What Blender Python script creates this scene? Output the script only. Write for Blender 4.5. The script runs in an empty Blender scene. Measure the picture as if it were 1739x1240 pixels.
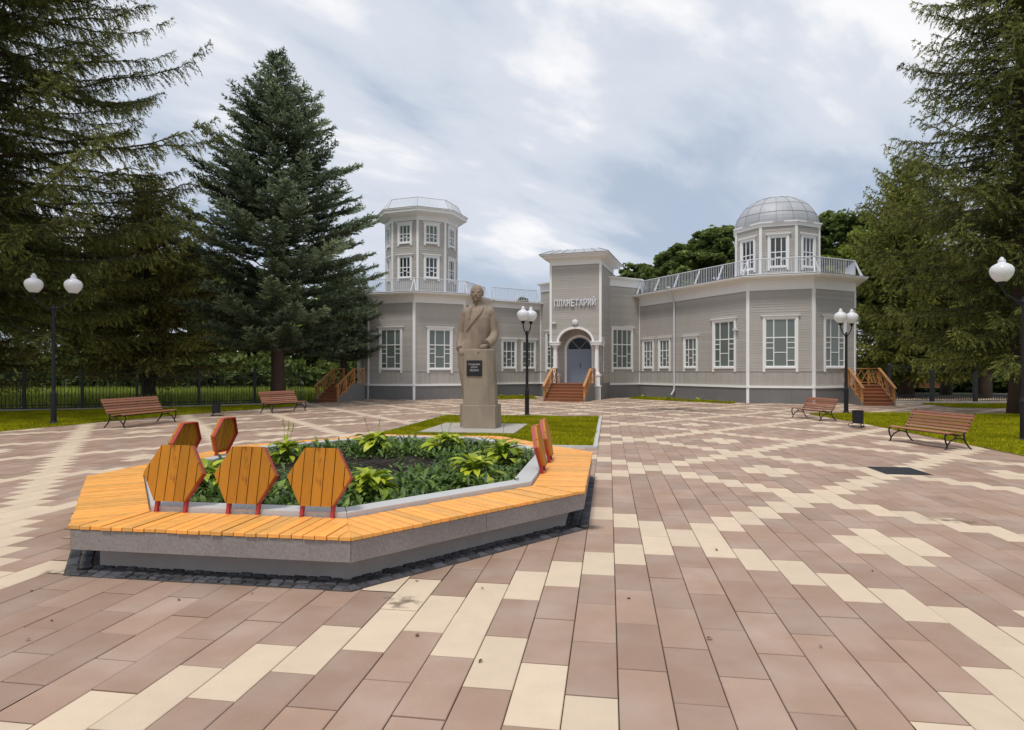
import bpy, bmesh, math, random
import numpy as np
from mathutils import Matrix, Vector

# ------------------------------------------------------------------ camera, sky, sun, exposure
scene = bpy.context.scene
COL = scene.collection
EYE = 1.75
FPX = 1075.0                      # focal length in photograph pixels (1739 wide)
cam_data = bpy.data.cameras.new('camera')
cam_data.sensor_width = 36.0
cam_data.lens = 36.0 * FPX / 1739.0
cam_data.shift_y = 10.0 / 1739.0
cam_data.clip_start = 0.1
cam_data.clip_end = 3000.0
cam = bpy.data.objects.new('camera', cam_data)
cam.location = (0, 0, EYE)
cam.rotation_euler = (math.radians(90), 0, 0)
COL.objects.link(cam)
scene.camera = cam

SUN_EL, SUN_AZ = 66.0, -150.0     # azimuth measured from +Y towards +X (the sun stands behind the camera, left)
world = bpy.data.worlds.new('World')
scene.world = world
world.use_nodes = True
wn, wl = world.node_tree.nodes, world.node_tree.links
wn.clear()
w_out = wn.new('ShaderNodeOutputWorld')
w_bg = wn.new('ShaderNodeBackground')
w_bg.inputs['Strength'].default_value = 0.1
w_sky = wn.new('ShaderNodeTexSky')
w_sky.sky_type = 'NISHITA'
w_sky.sun_disc = False
w_sky.sun_elevation = math.radians(SUN_EL)
w_sky.sun_rotation = math.radians(SUN_AZ)
w_sky.air_density = 1.0
w_sky.dust_density = 1.5
w_tc = wn.new('ShaderNodeTexCoord')
w_sep = wn.new('ShaderNodeSeparateXYZ')
wl.new(w_tc.outputs['Generated'], w_sep.inputs[0])


def wmath(op, a, b=None, c=None):
    n = wn.new('ShaderNodeMath')
    n.operation = op
    for k, v in enumerate((a, b, c)):
        if v is None:
            continue
        if isinstance(v, (int, float)):
            n.inputs[k].default_value = v
        else:
            wl.new(v, n.inputs[k])
    return n.outputs[0]


# cloud layer: the view direction is projected on a flat cloud deck, so streaks converge to the horizon
w_zz = wmath('ADD', wmath('ABSOLUTE', w_sep.outputs[2]), 0.22)
w_cx = wmath('DIVIDE', w_sep.outputs[0], w_zz)
w_cy = wmath('DIVIDE', w_sep.outputs[1], w_zz)
w_comb = wn.new('ShaderNodeCombineXYZ')
wl.new(w_cx, w_comb.inputs[0])
wl.new(w_cy, w_comb.inputs[1])
w_map = wn.new('ShaderNodeMapping')
w_map.vector_type = 'TEXTURE'
w_map.inputs['Rotation'].default_value = (0, 0, math.radians(46))
w_map.inputs['Scale'].default_value = (1.55, 0.80, 1.0)
w_map.inputs['Location'].default_value = (3.4, -4.2, 0)
wl.new(w_comb.outputs[0], w_map.inputs[0])


def wnoise(scale, detail, rough, dist):
    n = wn.new('ShaderNodeTexNoise')
    n.inputs['Scale'].default_value = scale
    n.inputs['Detail'].default_value = detail
    n.inputs['Roughness'].default_value = rough
    n.inputs['Distortion'].default_value = dist
    wl.new(w_map.outputs[0], n.inputs['Vector'])
    return n.outputs['Fac']


def wramp(fac, stops):
    n = wn.new('ShaderNodeValToRGB')
    e = n.color_ramp.elements
    while len(e) < len(stops):
        e.new(0.5)
    for el, (p, c) in zip(e, stops):
        el.position = p
        el.color = (c[0], c[1], c[2], 1)
    n.color_ramp.interpolation = 'EASE'
    wl.new(fac, n.inputs[0])
    return n.outputs[0]


w_n1 = wnoise(0.80, 7.0, 0.53, 0.40)
w_n2 = wnoise(2.6, 6.0, 0.55, 0.3)
CL = 6.1
w_cloud = wramp(wmath('MULTIPLY_ADD', w_n2, 0.36, wmath('MULTIPLY_ADD', w_n1, 1.05, -0.205)),
                [(0.36, (CL * .50, CL * .59, CL * .73)), (0.525, (CL * .77, CL * .82, CL * .91)),
                 (0.62, (CL * 1.10, CL * 1.09, CL * 1.10)), (0.76, (CL * .93, CL * .94, CL * 1.0))])
w_cov = wramp(w_n2, [(0.25, (.86, .86, .86)), (0.5, (.96, .96, .96))])
w_mix = wn.new('ShaderNodeMix')
w_mix.data_type = 'RGBA'
wl.new(w_cov, w_mix.inputs[0])
wl.new(w_sky.outputs[0], w_mix.inputs[6])
wl.new(w_cloud, w_mix.inputs[7])
wl.new(w_mix.outputs[2], w_bg.inputs['Color'])
wl.new(w_bg.outputs[0], w_out.inputs[0])

sun_data = bpy.data.lights.new('sun', 'SUN')
sun_data.energy = 1.5
sun_data.angle = math.radians(11)
sun_data.color = (1.0, 0.95, 0.88)
sun = bpy.data.objects.new('sun', sun_data)
_el, _az = math.radians(SUN_EL), math.radians(SUN_AZ)
_sd = Vector((math.sin(_az) * math.cos(_el), math.cos(_az) * math.cos(_el), math.sin(_el)))
sun.rotation_euler = _sd.to_track_quat('Z', 'Y').to_euler()
sun.location = (0, 0, 40)
COL.objects.link(sun)

vs = scene.view_settings
vs.view_transform = 'Standard'
vs.look = 'None'
vs.exposure = 0.60
vs.gamma = 1.0
vs.use_curve_mapping = False
scene.cycles.max_bounces = 5
scene.cycles.diffuse_bounces = 3
scene.cycles.transparent_max_bounces = 8

rng = random.Random(11)
nrg = np.random.default_rng(5)

# ------------------------------------------------------------------ helpers


class MB:
    """collects polygons; build() links them as one mesh object"""

    def __init__(self):
        self.v, self.f, self.t = [], [], []
        self.tint = 0.5

    def poly(self, pts, tint=None):
        n = len(self.v)
        self.v.extend([tuple(p) for p in pts])
        self.f.append(list(range(n, n + len(pts))))
        self.t.append(self.tint if tint is None else tint)

    def mesh(self, verts, faces, tint=None):
        n = len(self.v)
        self.v.extend([tuple(p) for p in verts])
        for f in faces:
            self.f.append([n + i for i in f])
            self.t.append(self.tint if tint is None else tint)

    def box(self, lo, hi, M=None, tint=None):
        x0, y0, z0 = lo
        x1, y1, z1 = hi
        vs_ = [(x0, y0, z0), (x1, y0, z0), (x1, y1, z0), (x0, y1, z0), (x0, y0, z1), (x1, y0, z1), (x1, y1, z1), (x0, y1, z1)]
        if M is not None:
            vs_ = [M @ Vector(p) for p in vs_]
        self.mesh(vs_, [(0, 3, 2, 1), (4, 5, 6, 7), (0, 1, 5, 4), (1, 2, 6, 5), (2, 3, 7, 6), (3, 0, 4, 7)], tint)

    def cbox(self, lo, hi, b=0.01, M=None, tint=None):
        """box with chamfered top edges"""
        x0, y0, z0 = lo
        x1, y1, z1 = hi
        vs_ = [(x0, y0, z0), (x1, y0, z0), (x1, y1, z0), (x0, y1, z0),
               (x0, y0, z1 - b), (x1, y0, z1 - b), (x1, y1, z1 - b), (x0, y1, z1 - b),
               (x0 + b, y0 + b, z1), (x1 - b, y0 + b, z1), (x1 - b, y1 - b, z1), (x0 + b, y1 - b, z1)]
        if M is not None:
            vs_ = [M @ Vector(p) for p in vs_]
        self.mesh(vs_, [(0, 3, 2, 1), (0, 1, 5, 4), (1, 2, 6, 5), (2, 3, 7, 6), (3, 0, 4, 7),
                        (4, 5, 9, 8), (5, 6, 10, 9), (6, 7, 11, 10), (7, 4, 8, 11), (8, 9, 10, 11)], tint)

    def prism(self, pts, z0, z1, tint=None):
        n = len(pts)
        vs_ = [(p[0], p[1], z0) for p in pts] + [(p[0], p[1], z1) for p in pts]
        fs = [tuple(range(n - 1, -1, -1)), tuple(range(n, 2 * n))]
        for i in range(n):
            j = (i + 1) % n
            fs.append((i, j, n + j, n + i))
        self.mesh(vs_, fs, tint)

    def tube(self, pts, rad, seg=8, caps=True, tint=None):
        pts = [Vector(p) for p in pts]
        n = len(pts)
        if not hasattr(rad, '__len__'):
            rad = [rad] * n
        vs_, fs = [], []
        up = None
        for i, p in enumerate(pts):
            d = (pts[min(i + 1, n - 1)] - pts[max(i - 1, 0)]).normalized()
            if up is None:
                up = Vector((0, 0, 1)) if abs(d.z) < .9 else Vector((1, 0, 0))
            a = d.cross(up)
            if a.length < 1e-5:
                a = d.cross(Vector((0, 1, 0)))
            a.normalize()
            b = a.cross(d).normalized()
            up = b
            for k in range(seg):
                t = 2 * math.pi * k / seg
                vs_.append(p + (a * math.cos(t) + b * math.sin(t)) * rad[i])
        for i in range(n - 1):
            for k in range(seg):
                j = (k + 1) % seg
                fs.append((i * seg + k, i * seg + j, (i + 1) * seg + j, (i + 1) * seg + k))
        if caps:
            fs.append(tuple(range(seg - 1, -1, -1)))
            fs.append(tuple((n - 1) * seg + k for k in range(seg)))
        self.mesh(vs_, fs, tint)

    def lathe(self, prof, c=(0, 0, 0), seg=16, tint=None):
        vs_, fs = [], []
        for r, z in prof:
            for k in range(seg):
                t = 2 * math.pi * k / seg
                vs_.append((c[0] + r * math.cos(t), c[1] + r * math.sin(t), c[2] + z))
        n = len(prof)
        for i in range(n - 1):
            for k in range(seg):
                j = (k + 1) % seg
                fs.append((i * seg + k, i * seg + j, (i + 1) * seg + j, (i + 1) * seg + k))
        fs.append(tuple(range(seg - 1, -1, -1)))
        fs.append(tuple((n - 1) * seg + k for k in range(seg)))
        self.mesh(vs_, fs, tint)

    def build(self, name, mat, parent=None, smooth=False, world_coords=True, kind=None):
        me = bpy.data.meshes.new(name)
        me.from_pydata(self.v, [], self.f)
        at = me.attributes.new('tint', 'FLOAT', 'FACE')
        at.data.foreach_set('value', self.t)
        if smooth:
            me.polygons.foreach_set('use_smooth', [True] * len(self.f))
        me.update()
        return link(name, me, mat, parent, world_coords, kind)


def link(name, me, mat, parent=None, world_coords=True, kind=None):
    if mat is not None and not me.materials:
        me.materials.append(mat)
    o = bpy.data.objects.new(name, me)
    COL.objects.link(o)
    if parent is not None:
        o.parent = parent
        if world_coords:
            o.matrix_parent_inverse = WM(parent).inverted()
    if kind:
        o['kind'] = kind
    return o


def WM(o):
    m = o.matrix_parent_inverse @ o.matrix_basis if o.parent else o.matrix_basis
    return WM(o.parent) @ m if o.parent else m.copy()


def tri_mesh(name, V, tint, mat, parent=None, kind=None, world_coords=True, n=3):
    """V: (N*n,3) float array of separate n-gons"""
    N = len(V) // n
    me = bpy.data.meshes.new(name)
    me.vertices.add(N * n)
    me.vertices.foreach_set('co', np.ascontiguousarray(V, dtype=np.float32).ravel())
    me.loops.add(N * n)
    me.loops.foreach_set('vertex_index', np.arange(N * n, dtype=np.int32))
    me.polygons.add(N)
    me.polygons.foreach_set('loop_start', np.arange(N, dtype=np.int32) * n)
    me.polygons.foreach_set('loop_total', np.full(N, n, dtype=np.int32))
    at = me.attributes.new('tint', 'FLOAT', 'FACE')
    at.data.foreach_set('value', np.ascontiguousarray(tint, dtype=np.float32))
    me.update(calc_edges=True)
    me.validate()
    return link(name, me, mat, parent, world_coords, kind)


def empty(name, loc, rz=0.0):
    o = bpy.data.objects.new(name, None)
    o.empty_display_size = 0.3
    o.location = loc
    o.rotation_euler = (0, 0, rz)
    COL.objects.link(o)
    return o


def tag(o, label=None, cat=None, group=None, kind=None):
    if label:
        o['label'] = label
    if cat:
        o['category'] = cat
    if group:
        o['group'] = group
    if kind:
        o['kind'] = kind
    return o


def children(o):
    return [c for c in bpy.data.objects if c.parent is o]


def copy_tree(o, parent=None):
    kids = [c for c in COL.objects if c.parent is o]
    c = o.copy()
    COL.objects.link(c)
    if parent is not None:
        c.parent = parent
    for ch in kids:
        copy_tree(ch, c)
    return c


def ground_at(u, v, z=0.0):
    y = FPX * (EYE - z) / (v - 630.0)
    return Vector(((u - 869.5) / FPX * y, y, z))


# ------------------------------------------------------------------ materials


def mat(name, base, rough=0.7, var=0.0, tint_var=0.0, scale=6.0, bump=0.0, bscale=40.0, dark=None, spec=0.4,
        metal=0.0, coat=0.0, transl=0.0, mscale=(1, 1, 1), obj_rand=0.0, hue=None):
    """procedural surface: base colour, blotchy noise, per-piece tint (attribute), fine bump"""
    m = bpy.data.materials.new(name)
    m.use_nodes = True
    nt = m.node_tree
    N, Lk = nt.nodes, nt.links
    N.clear()
    out = N.new('ShaderNodeOutputMaterial')
    bs = N.new('ShaderNodeBsdfPrincipled')
    bs.inputs['Roughness'].default_value = rough
    bs.inputs['Metallic'].default_value = metal
    bs.inputs['Specular IOR Level'].default_value = spec
    bs.inputs['Coat Weight'].default_value = coat
    bs.inputs['Coat Roughness'].default_value = 0.15
    tc = N.new('ShaderNodeTexCoord')
    mp = N.new('ShaderNodeMapping')
    mp.inputs['Scale'].default_value = mscale
    Lk.new(tc.outputs['Object'], mp.inputs[0])
    vec = mp.outputs[0]

    def mth(op, a, b):
        n = N.new('ShaderNodeMath')
        n.operation = op
        for k, x in enumerate((a, b)):
            if isinstance(x, (int, float)):
                n.inputs[k].default_value = x
            else:
                Lk.new(x, n.inputs[k])
        return n.outputs[0]

    val = 1.0
    if var > 0:
        no = N.new('ShaderNodeTexNoise')
        no.inputs['Scale'].default_value = scale
        no.inputs['Detail'].default_value = 6
        no.inputs['Roughness'].default_value = 0.62
        Lk.new(vec, no.inputs['Vector'])
        val = mth('MULTIPLY_ADD', no.outputs['Fac'], 2 * var)
        val.node.inputs[2].default_value = 1.0 - var
    if tint_var > 0:
        at = N.new('ShaderNodeAttribute')
        at.attribute_name = 'tint'
        tv = mth('MULTIPLY_ADD', at.outputs['Fac'], 2 * tint_var)
        tv.node.inputs[2].default_value = 1.0 - tint_var
        val = mth('MULTIPLY', tv, val)
    if obj_rand > 0:
        oi = N.new('ShaderNodeObjectInfo')
        tv = mth('MULTIPLY_ADD', oi.outputs['Random'], 2 * obj_rand)
        tv.node.inputs[2].default_value = 1.0 - obj_rand
        val = mth('MULTIPLY', tv, val)
    col = None
    if dark is not None:      # second real colour, patches
        no = N.new('ShaderNodeTexNoise')
        no.inputs['Scale'].default_value = dark[1]
        no.inputs['Detail'].default_value = 5
        Lk.new(vec, no.inputs['Vector'])
        cr = N.new('ShaderNodeValToRGB')
        cr.color_ramp.elements[0].position = dark[2]
        cr.color_ramp.elements[1].position = dark[3]
        Lk.new(no.outputs['Fac'], cr.inputs[0])
        mx = N.new('ShaderNodeMix')
        mx.data_type = 'RGBA'
        Lk.new(cr.outputs[0], mx.inputs[0])
        mx.inputs[6].default_value = (*base, 1)
        mx.inputs[7].default_value = (*dark[0], 1)
        col = mx.outputs[2]
    if hue is not None:       # second colour chosen by the piece tint
        at = N.new('ShaderNodeAttribute')
        at.attribute_name = 'tint'
        mx = N.new('ShaderNodeMix')
        mx.data_type = 'RGBA'
        Lk.new(at.outputs['Fac'], mx.inputs[0])
        if col is None:
            mx.inputs[6].default_value = (*base, 1)
        else:
            Lk.new(col, mx.inputs[6])
        mx.inputs[7].default_value = (*hue, 1)
        col = mx.outputs[2]
    if val != 1.0:
        vm = N.new('ShaderNodeVectorMath')
        vm.operation = 'SCALE'
        if col is None:
            vm.inputs[0].default_value = base
        else:
            Lk.new(col, vm.inputs[0])
        Lk.new(val, vm.inputs['Scale'])
        Lk.new(vm.outputs[0], bs.inputs['Base Color'])
        colsock = vm.outputs[0]
    elif col is not None:
        Lk.new(col, bs.inputs['Base Color'])
        colsock = col
    else:
        bs.inputs['Base Color'].default_value = (*base, 1)
        colsock = None
    if bump > 0:
        nb = N.new('ShaderNodeTexNoise')
        nb.inputs['Scale'].default_value = bscale
        nb.inputs['Detail'].default_value = 4
        Lk.new(vec, nb.inputs['Vector'])
        bp = N.new('ShaderNodeBump')
        bp.inputs['Strength'].default_value = bump
        bp.inputs['Distance'].default_value = 0.02
        Lk.new(nb.outputs['Fac'], bp.inputs['Height'])
        Lk.new(bp.outputs[0], bs.inputs['Normal'])
    sh = bs.outputs[0]
    if transl > 0:
        tr = N.new('ShaderNodeBsdfTranslucent')
        if colsock is not None:
            Lk.new(colsock, tr.inputs['Color'])
        else:
            tr.inputs['Color'].default_value = (*base, 1)
        ms = N.new('ShaderNodeMixShader')
        ms.inputs[0].default_value = transl
        Lk.new(bs.outputs[0], ms.inputs[1])
        Lk.new(tr.outputs[0], ms.inputs[2])
        sh = ms.outputs[0]
    Lk.new(sh, out.inputs[0])
    return m


M = {}
M['tile'] = mat('brown_paver', (.352, .232, .168), .66, var=.16, tint_var=.13, scale=3.0, bump=.15, bscale=90, spec=.3, dark=((.39, .285, .225), 1.7, .42, .66))
M['tile2'] = mat('cream_paver', (.63, .500, .365), .66, var=.13, tint_var=.06, scale=3.5, bump=.12, bscale=90, spec=.35)
M['joint'] = mat('joint_sand', (.085, .07, .058), .95, var=.3, scale=8)
M['soil_ground'] = mat('ground_soil', (.06, .06, .03), .95, var=.4, scale=.6, dark=((.05, .085, .02), .25, .4, .6))
M['cobble'] = mat('dark_cobble', (.060, .060, .068), .7, var=.3, tint_var=.5, scale=12, bump=.6, bscale=35)
M['granite'] = mat('granite_slab', (.265, .235, .222), .65, var=.45, scale=38, bump=.15, bscale=120, dark=((.225, .198, .185), 1.1, .45, .7))
M['curb'] = mat('pale_granite', (.50, .495, .49), .6, var=.14, scale=50, bump=.1, bscale=120)
M['base'] = mat('base_concrete', (.34, .31, .295), .85, var=.2, scale=5, bump=.2)
M['deck'] = mat('oiled_deck_wood', (.86, .44, .115), .5, var=.26, tint_var=.20, scale=9, bump=.15, bscale=30, spec=.3, hue=(.84, .35, .075))
M['hexwood'] = mat('varnished_wood', (.46, .185, .014), .45, var=.22, scale=5, bump=.1, bscale=20, mscale=(6, 6, .7), obj_rand=.12, dark=((.22, .07, .01), 2.2, .64, .74), spec=.22)
M['red'] = mat('red_steel', (.40, .034, .030), .42, var=.06, scale=14, spec=.45)
M['soil'] = mat('planting_soil', (.022, .016, .012), .95, var=.5, scale=14, bump=1.0, bscale=25)
M['hosta'] = mat('hosta_leaf', (.15, .27, .02), .45, var=.15, tint_var=.3, scale=7, transl=.3, hue=(.46, .50, .03))
M['cover'] = mat('green_leaf', (.06, .14, .025), .5, var=.2, tint_var=.45, scale=5, transl=.3, hue=(.19, .27, .05))
M['grass'] = mat('lawn_grass', (.22, .235, .008), .9, var=.3, tint_var=.35, scale=1.2, transl=.3, hue=(.44, .41, .014), spec=.08)
M['lawn'] = mat('lawn_ground', (.24, .235, .010), .95, spec=.08, var=.35, scale=2.5, bump=.8, bscale=40, dark=((.10, .095, .04), .9, .52, .72))
M['meadow'] = mat('meadow_grass', (.24, .34, .05), .8, var=.3, tint_var=.4, scale=1.2, transl=.4, hue=(.46, .50, .10), spec=.1)
M['siding'] = mat('grey_siding', (.445, .418, .385), .6, var=.09, tint_var=.07, scale=2.2, mscale=(1, 1, .35), spec=.25)
M['plinth'] = mat('plinth_panels', (.185, .183, .182), .6, var=.10, scale=2, spec=.35)
M['white'] = mat('white_paint', (.87, .865, .855), .5, var=.04, scale=3, spec=.35)
M['offwhite'] = mat('white_metal', (.66, .67, .70), .45, var=.03, scale=3, spec=.4)
M['glass'] = mat('window_glass', (.135, .165, .152), .06, obj_rand=.22, spec=.6)
M['glassd'] = mat('dark_glass', (.035, .042, .048), .05, obj_rand=.5, spec=.7)
M['roof'] = mat('grey_metal_roof', (.42, .43, .455), .55, var=.09, tint_var=.08, scale=3, metal=.1)
M['seam'] = mat('roof_seam', (.26, .265, .28), .5, metal=.1)
M['door'] = mat('blue_grey_door', (.235, .285, .36), .45, var=.04, scale=4)
M['stair'] = mat('brown_stair_wood', (.27, .105, .045), .5, var=.2, tint_var=.2, scale=6, mscale=(1, 6, 6), spec=.4)
M['rail'] = mat('light_rail_wood', (.46, .215, .07), .5, var=.2, tint_var=.2, scale=6, spec=.4)
M['iron'] = mat('black_iron', (.014, .014, .017), .5, spec=.3)
M['fence'] = mat('dark_fence_paint', (.02, .024, .024), .5, spec=.4)
M['slat'] = mat('bench_slat', (.31, .115, .06), .42, var=.2, tint_var=.15, obj_rand=.15, scale=5, mscale=(.6, 5, 5), spec=.45, hue=(.36, .16, .09))
M['slatfar'] = mat('orange_slat', (.5, .2, .05), .5)
M['globe'] = mat('opal_globe', (.90, .90, .92), .2, spec=.5, transl=.3)
M['stone'] = mat('statue_concrete', (.300, .232, .175), .85, var=.16, scale=9, bump=.35, bscale=60, dark=((.20, .15, .115), 2.6, .46, .72), mscale=(1.6, 1.6, .45))
M['stone2'] = mat('pedestal_concrete', (.315, .250, .185), .85, var=.2, scale=6, bump=.3, bscale=50, dark=((.235, .19, .145), 1.8, .45, .68), mscale=(1, 1, .5))
M['slab'] = mat('slab_concrete', (.40, .37, .33), .85, var=.15, scale=4, bump=.2)
M['plaque'] = mat('black_plaque', (.012, .009, .012), .25, spec=.5)
M['plaquetext'] = mat('plaque_lettering', (.42, .39, .40), .5)
M['letter'] = mat('white_lettering', (.74, .75, .79), .4)
M['bark'] = mat('spruce_bark', (.075, .05, .04), .95, var=.4, scale=7, mscale=(1, 1, .3), bump=1.0, bscale=12)
M['barkg'] = mat('grey_bark', (.11, .09, .07), .95, var=.4, scale=7, mscale=(1, 1, .3), bump=1.0, bscale=12)
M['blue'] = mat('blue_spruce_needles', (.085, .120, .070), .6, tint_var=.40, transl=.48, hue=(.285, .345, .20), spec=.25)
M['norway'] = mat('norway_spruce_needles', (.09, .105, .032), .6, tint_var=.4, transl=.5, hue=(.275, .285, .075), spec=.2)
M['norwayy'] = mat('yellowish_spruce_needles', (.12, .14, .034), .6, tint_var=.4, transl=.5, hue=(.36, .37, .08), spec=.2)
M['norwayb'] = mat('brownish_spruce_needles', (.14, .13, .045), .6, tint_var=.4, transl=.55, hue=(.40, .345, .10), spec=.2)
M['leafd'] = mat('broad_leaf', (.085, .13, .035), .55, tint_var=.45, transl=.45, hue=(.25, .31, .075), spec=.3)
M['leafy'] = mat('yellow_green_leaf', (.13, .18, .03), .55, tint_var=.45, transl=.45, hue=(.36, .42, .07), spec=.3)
M['grate'] = mat('dark_grate', (.035, .036, .042), .5, spec=.4)
M['litter'] = mat('dry_leaf', (.12, .06, .03), .8)
# ------------------------------------------------------------------ ground and paving
TH = math.atan2(1034 - 869.5, FPX)          # paving columns run 8.7 degrees right of the view axis
CT, ST = math.cos(TH), math.sin(TH)
TW, TL, TP0, TS0 = .2862, .6853, .0505, 3.089


def ps(p, s, z=0.0):
    """paving coordinates (across, along) -> world"""
    return Vector((p * CT + s * ST, -p * ST + s * CT, z))


def to_ps(x, y):
    return x * CT - y * ST, x * ST + y * CT


def inside(poly, x, y):
    c = False
    n = len(poly)
    for i in range(n):
        x0, y0 = poly[i][0], poly[i][1]
        x1, y1 = poly[i - 1][0], poly[i - 1][1]
        if (y0 > y) != (y1 > y) and x < (x1 - x0) * (y - y0) / (y1 - y0) + x0:
            c = not c
    return c


b = MB()
S_ = 900
b.poly([(-S_, -S_, -.09), (S_, -S_, -.09), (S_, S_, -.09), (-S_, S_, -.09)])
tag(b.build('ground', M['soil_ground']), kind='structure')

LAWN_L = [(-30, 4.0), (-15.9, 13.5), (-14.75, 18.3), (-12.9, 25.8), (-10.6, 31.8), (-11.6, 33.6), (-17.6, 29.6), (-24, 26.9), (-34, 24.5), (-34, 4)]
LAWN_R = [(12.0, 25.6), (11.6, 20.6), (10.5, 13.0), (9.6, 9.2), (22, 4), (30, 12), (24, 24.2), (19.2, 25.0), (15, 26.0)]
LAWN_B = [(21.6, 33.4), (21.2, 30.2), (24.0, 28.9), (36, 27), (40, 33.4)]
LAWN_C = [tuple(ps(-6.25, 14.55)[:2]), tuple(ps(-.36, 14.55)[:2]), tuple(ps(-.36, 24.0)[:2]), tuple(ps(-6.25, 24.0)[:2])]
FENCE_PATH = [(-34, 23.6), (-23.0, 26.5), (-17.2, 29.1), (-11.0, 33.9)]

# planter octagon in paving coordinates
OC_P, OC_S = -3.385, 8.74


def octo(off=0.0):
    """corners of the planter outline moved inwards by off"""
    hp, hs, ap, cs = 3.11, 3.93, 1.27, 1.66
    pts = [(-ap + .075, -hs), (ap + .075, -hs), (hp, -cs), (hp, cs), (ap - .06, hs), (-ap - .02, hs), (-hp, cs), (-hp, -cs)]
    n = len(pts)
    res = []
    for i in range(n):
        a, q, c = Vector(pts[i - 1]), Vector(pts[i]), Vector(pts[(i + 1) % n])
        d1, d2 = (q - a).normalized(), (c - q).normalized()
        n1, n2 = Vector((-d1.y, d1.x)), Vector((-d2.y, d2.x))
        mt = (n1 + n2) / (1 + n1.dot(n2))
        res.append(q + mt * off)
    return [(OC_P + q.x, OC_S + q.y) for q in res]


COB = octo(-.05)
COBIN = octo(.30)
plaza_poly = [(-40, -6), (40, -6), (60, 60), (-40, 60)]
b = MB()
b.poly([(-34, -3, -.03), (34, -3, -.03), (44, 50, -.03), (-26, 50, -.03)])
plaza = tag(b.build('plaza', M['joint']), 'paved plaza of brown and cream slabs in a diamond lattice', None, kind='structure')


def is_cream(p, q, i):
    if p % 7 == 6 or q % 7 == 4:
        return True
    if p % 7 in (2, 3) and q % 7 in (0, 1):
        return (((p - p % 7) // 7) - ((q - q % 7) // 7)) % 2 == 1
    return False


cand = []
for i in range(-150, 150):
    off = .5 if i % 2 else 0.0
    for kk in range(-6, 76):
        k = kk + off
        pc, sc = TP0 + (i + .5) * TW, TS0 + (k + .5) * TL
        w = ps(pc, sc)
        if w.y < .6 or w.y > 47 or abs(w.x) > .86 * w.y + 4.0 or w.x < -30 or w.x > 33:
            continue
        if inside(COBIN, pc, sc):
            continue
        if any(inside(L_, w.x, w.y) for L_ in (LAWN_L, LAWN_R, LAWN_B, LAWN_C)) and True:
            # leave out slabs lying wholly under a lawn
            if all(any(inside(L_, *(ps(pc + a * TW * .5, sc + c * TL * .5)[:2])) for L_ in (LAWN_L, LAWN_R, LAWN_B, LAWN_C)) for a in (-1, 1) for c in (-1, 1)):
                continue
        if w.x < -10.5 and w.y > 34.5 or w.y > 36 and w.x < -9.5:
            continue
        if w.y > 43.5:
            continue
        # size in the photograph decides which 300 become single pieces
        u = 869.5 + FPX * w.x / w.y
        v = 630 + FPX * EYE / w.y
        vis = -60 < u < 1800 and v < 1290
        blocked = inside(octo(0), pc, sc) or (100 < u < 600 and 905 < v < 935)
        cand.append((w.y if (vis and not blocked) else 1e3 + w.y, i, k, pc, sc))
cand.sort()
rest = {True: MB(), False: MB()}
g, gx = .0062, .0030
for n, (d, i, k, pc, sc) in enumerate(cand):
    p_, q_ = int(round(k + i / 2)), int(round(k - i / 2))
    cream = is_cream(p_, q_, i)
    r = random.Random(i * 7919 + int(k * 2) * 104729)
    dz = r.uniform(-.0025, .0025)
    R = Matrix.Translation(ps(pc, sc, dz)) @ Matrix.Rotation(-TH, 4, 'Z')
    tint = r.random()
    if n < 300:
        m = MB()
        m.cbox((-TW / 2 + gx, -TL / 2 + g, -.05), (TW / 2 - gx, TL / 2 - g, 0), .004, R, tint)
        m.build('paver', M['tile2' if cream else 'tile'], plaza)
    else:
        m = rest[cream]
        hx, hy = TW / 2 - gx, TL / 2 - g
        P4 = [R @ Vector(q) for q in ((-hx, -hy, 0), (hx, -hy, 0), (hx, hy, 0), (-hx, hy, 0))]
        m.poly(P4, tint)
        if d < 18:
            B4 = [R @ Vector(q) for q in ((-hx, -hy, -.03), (hx, -hy, -.03), (hx, hy, -.03), (-hx, hy, -.03))]
            for a in range(4):
                c = (a + 1) % 4
                m.poly([B4[a], B4[c], P4[c], P4[a]], tint)
rest[False].build('brown_pavers', M['tile'], plaza, kind='stuff')
rest[True].build('cream_pavers', M['tile2'], plaza, kind='stuff')


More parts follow.
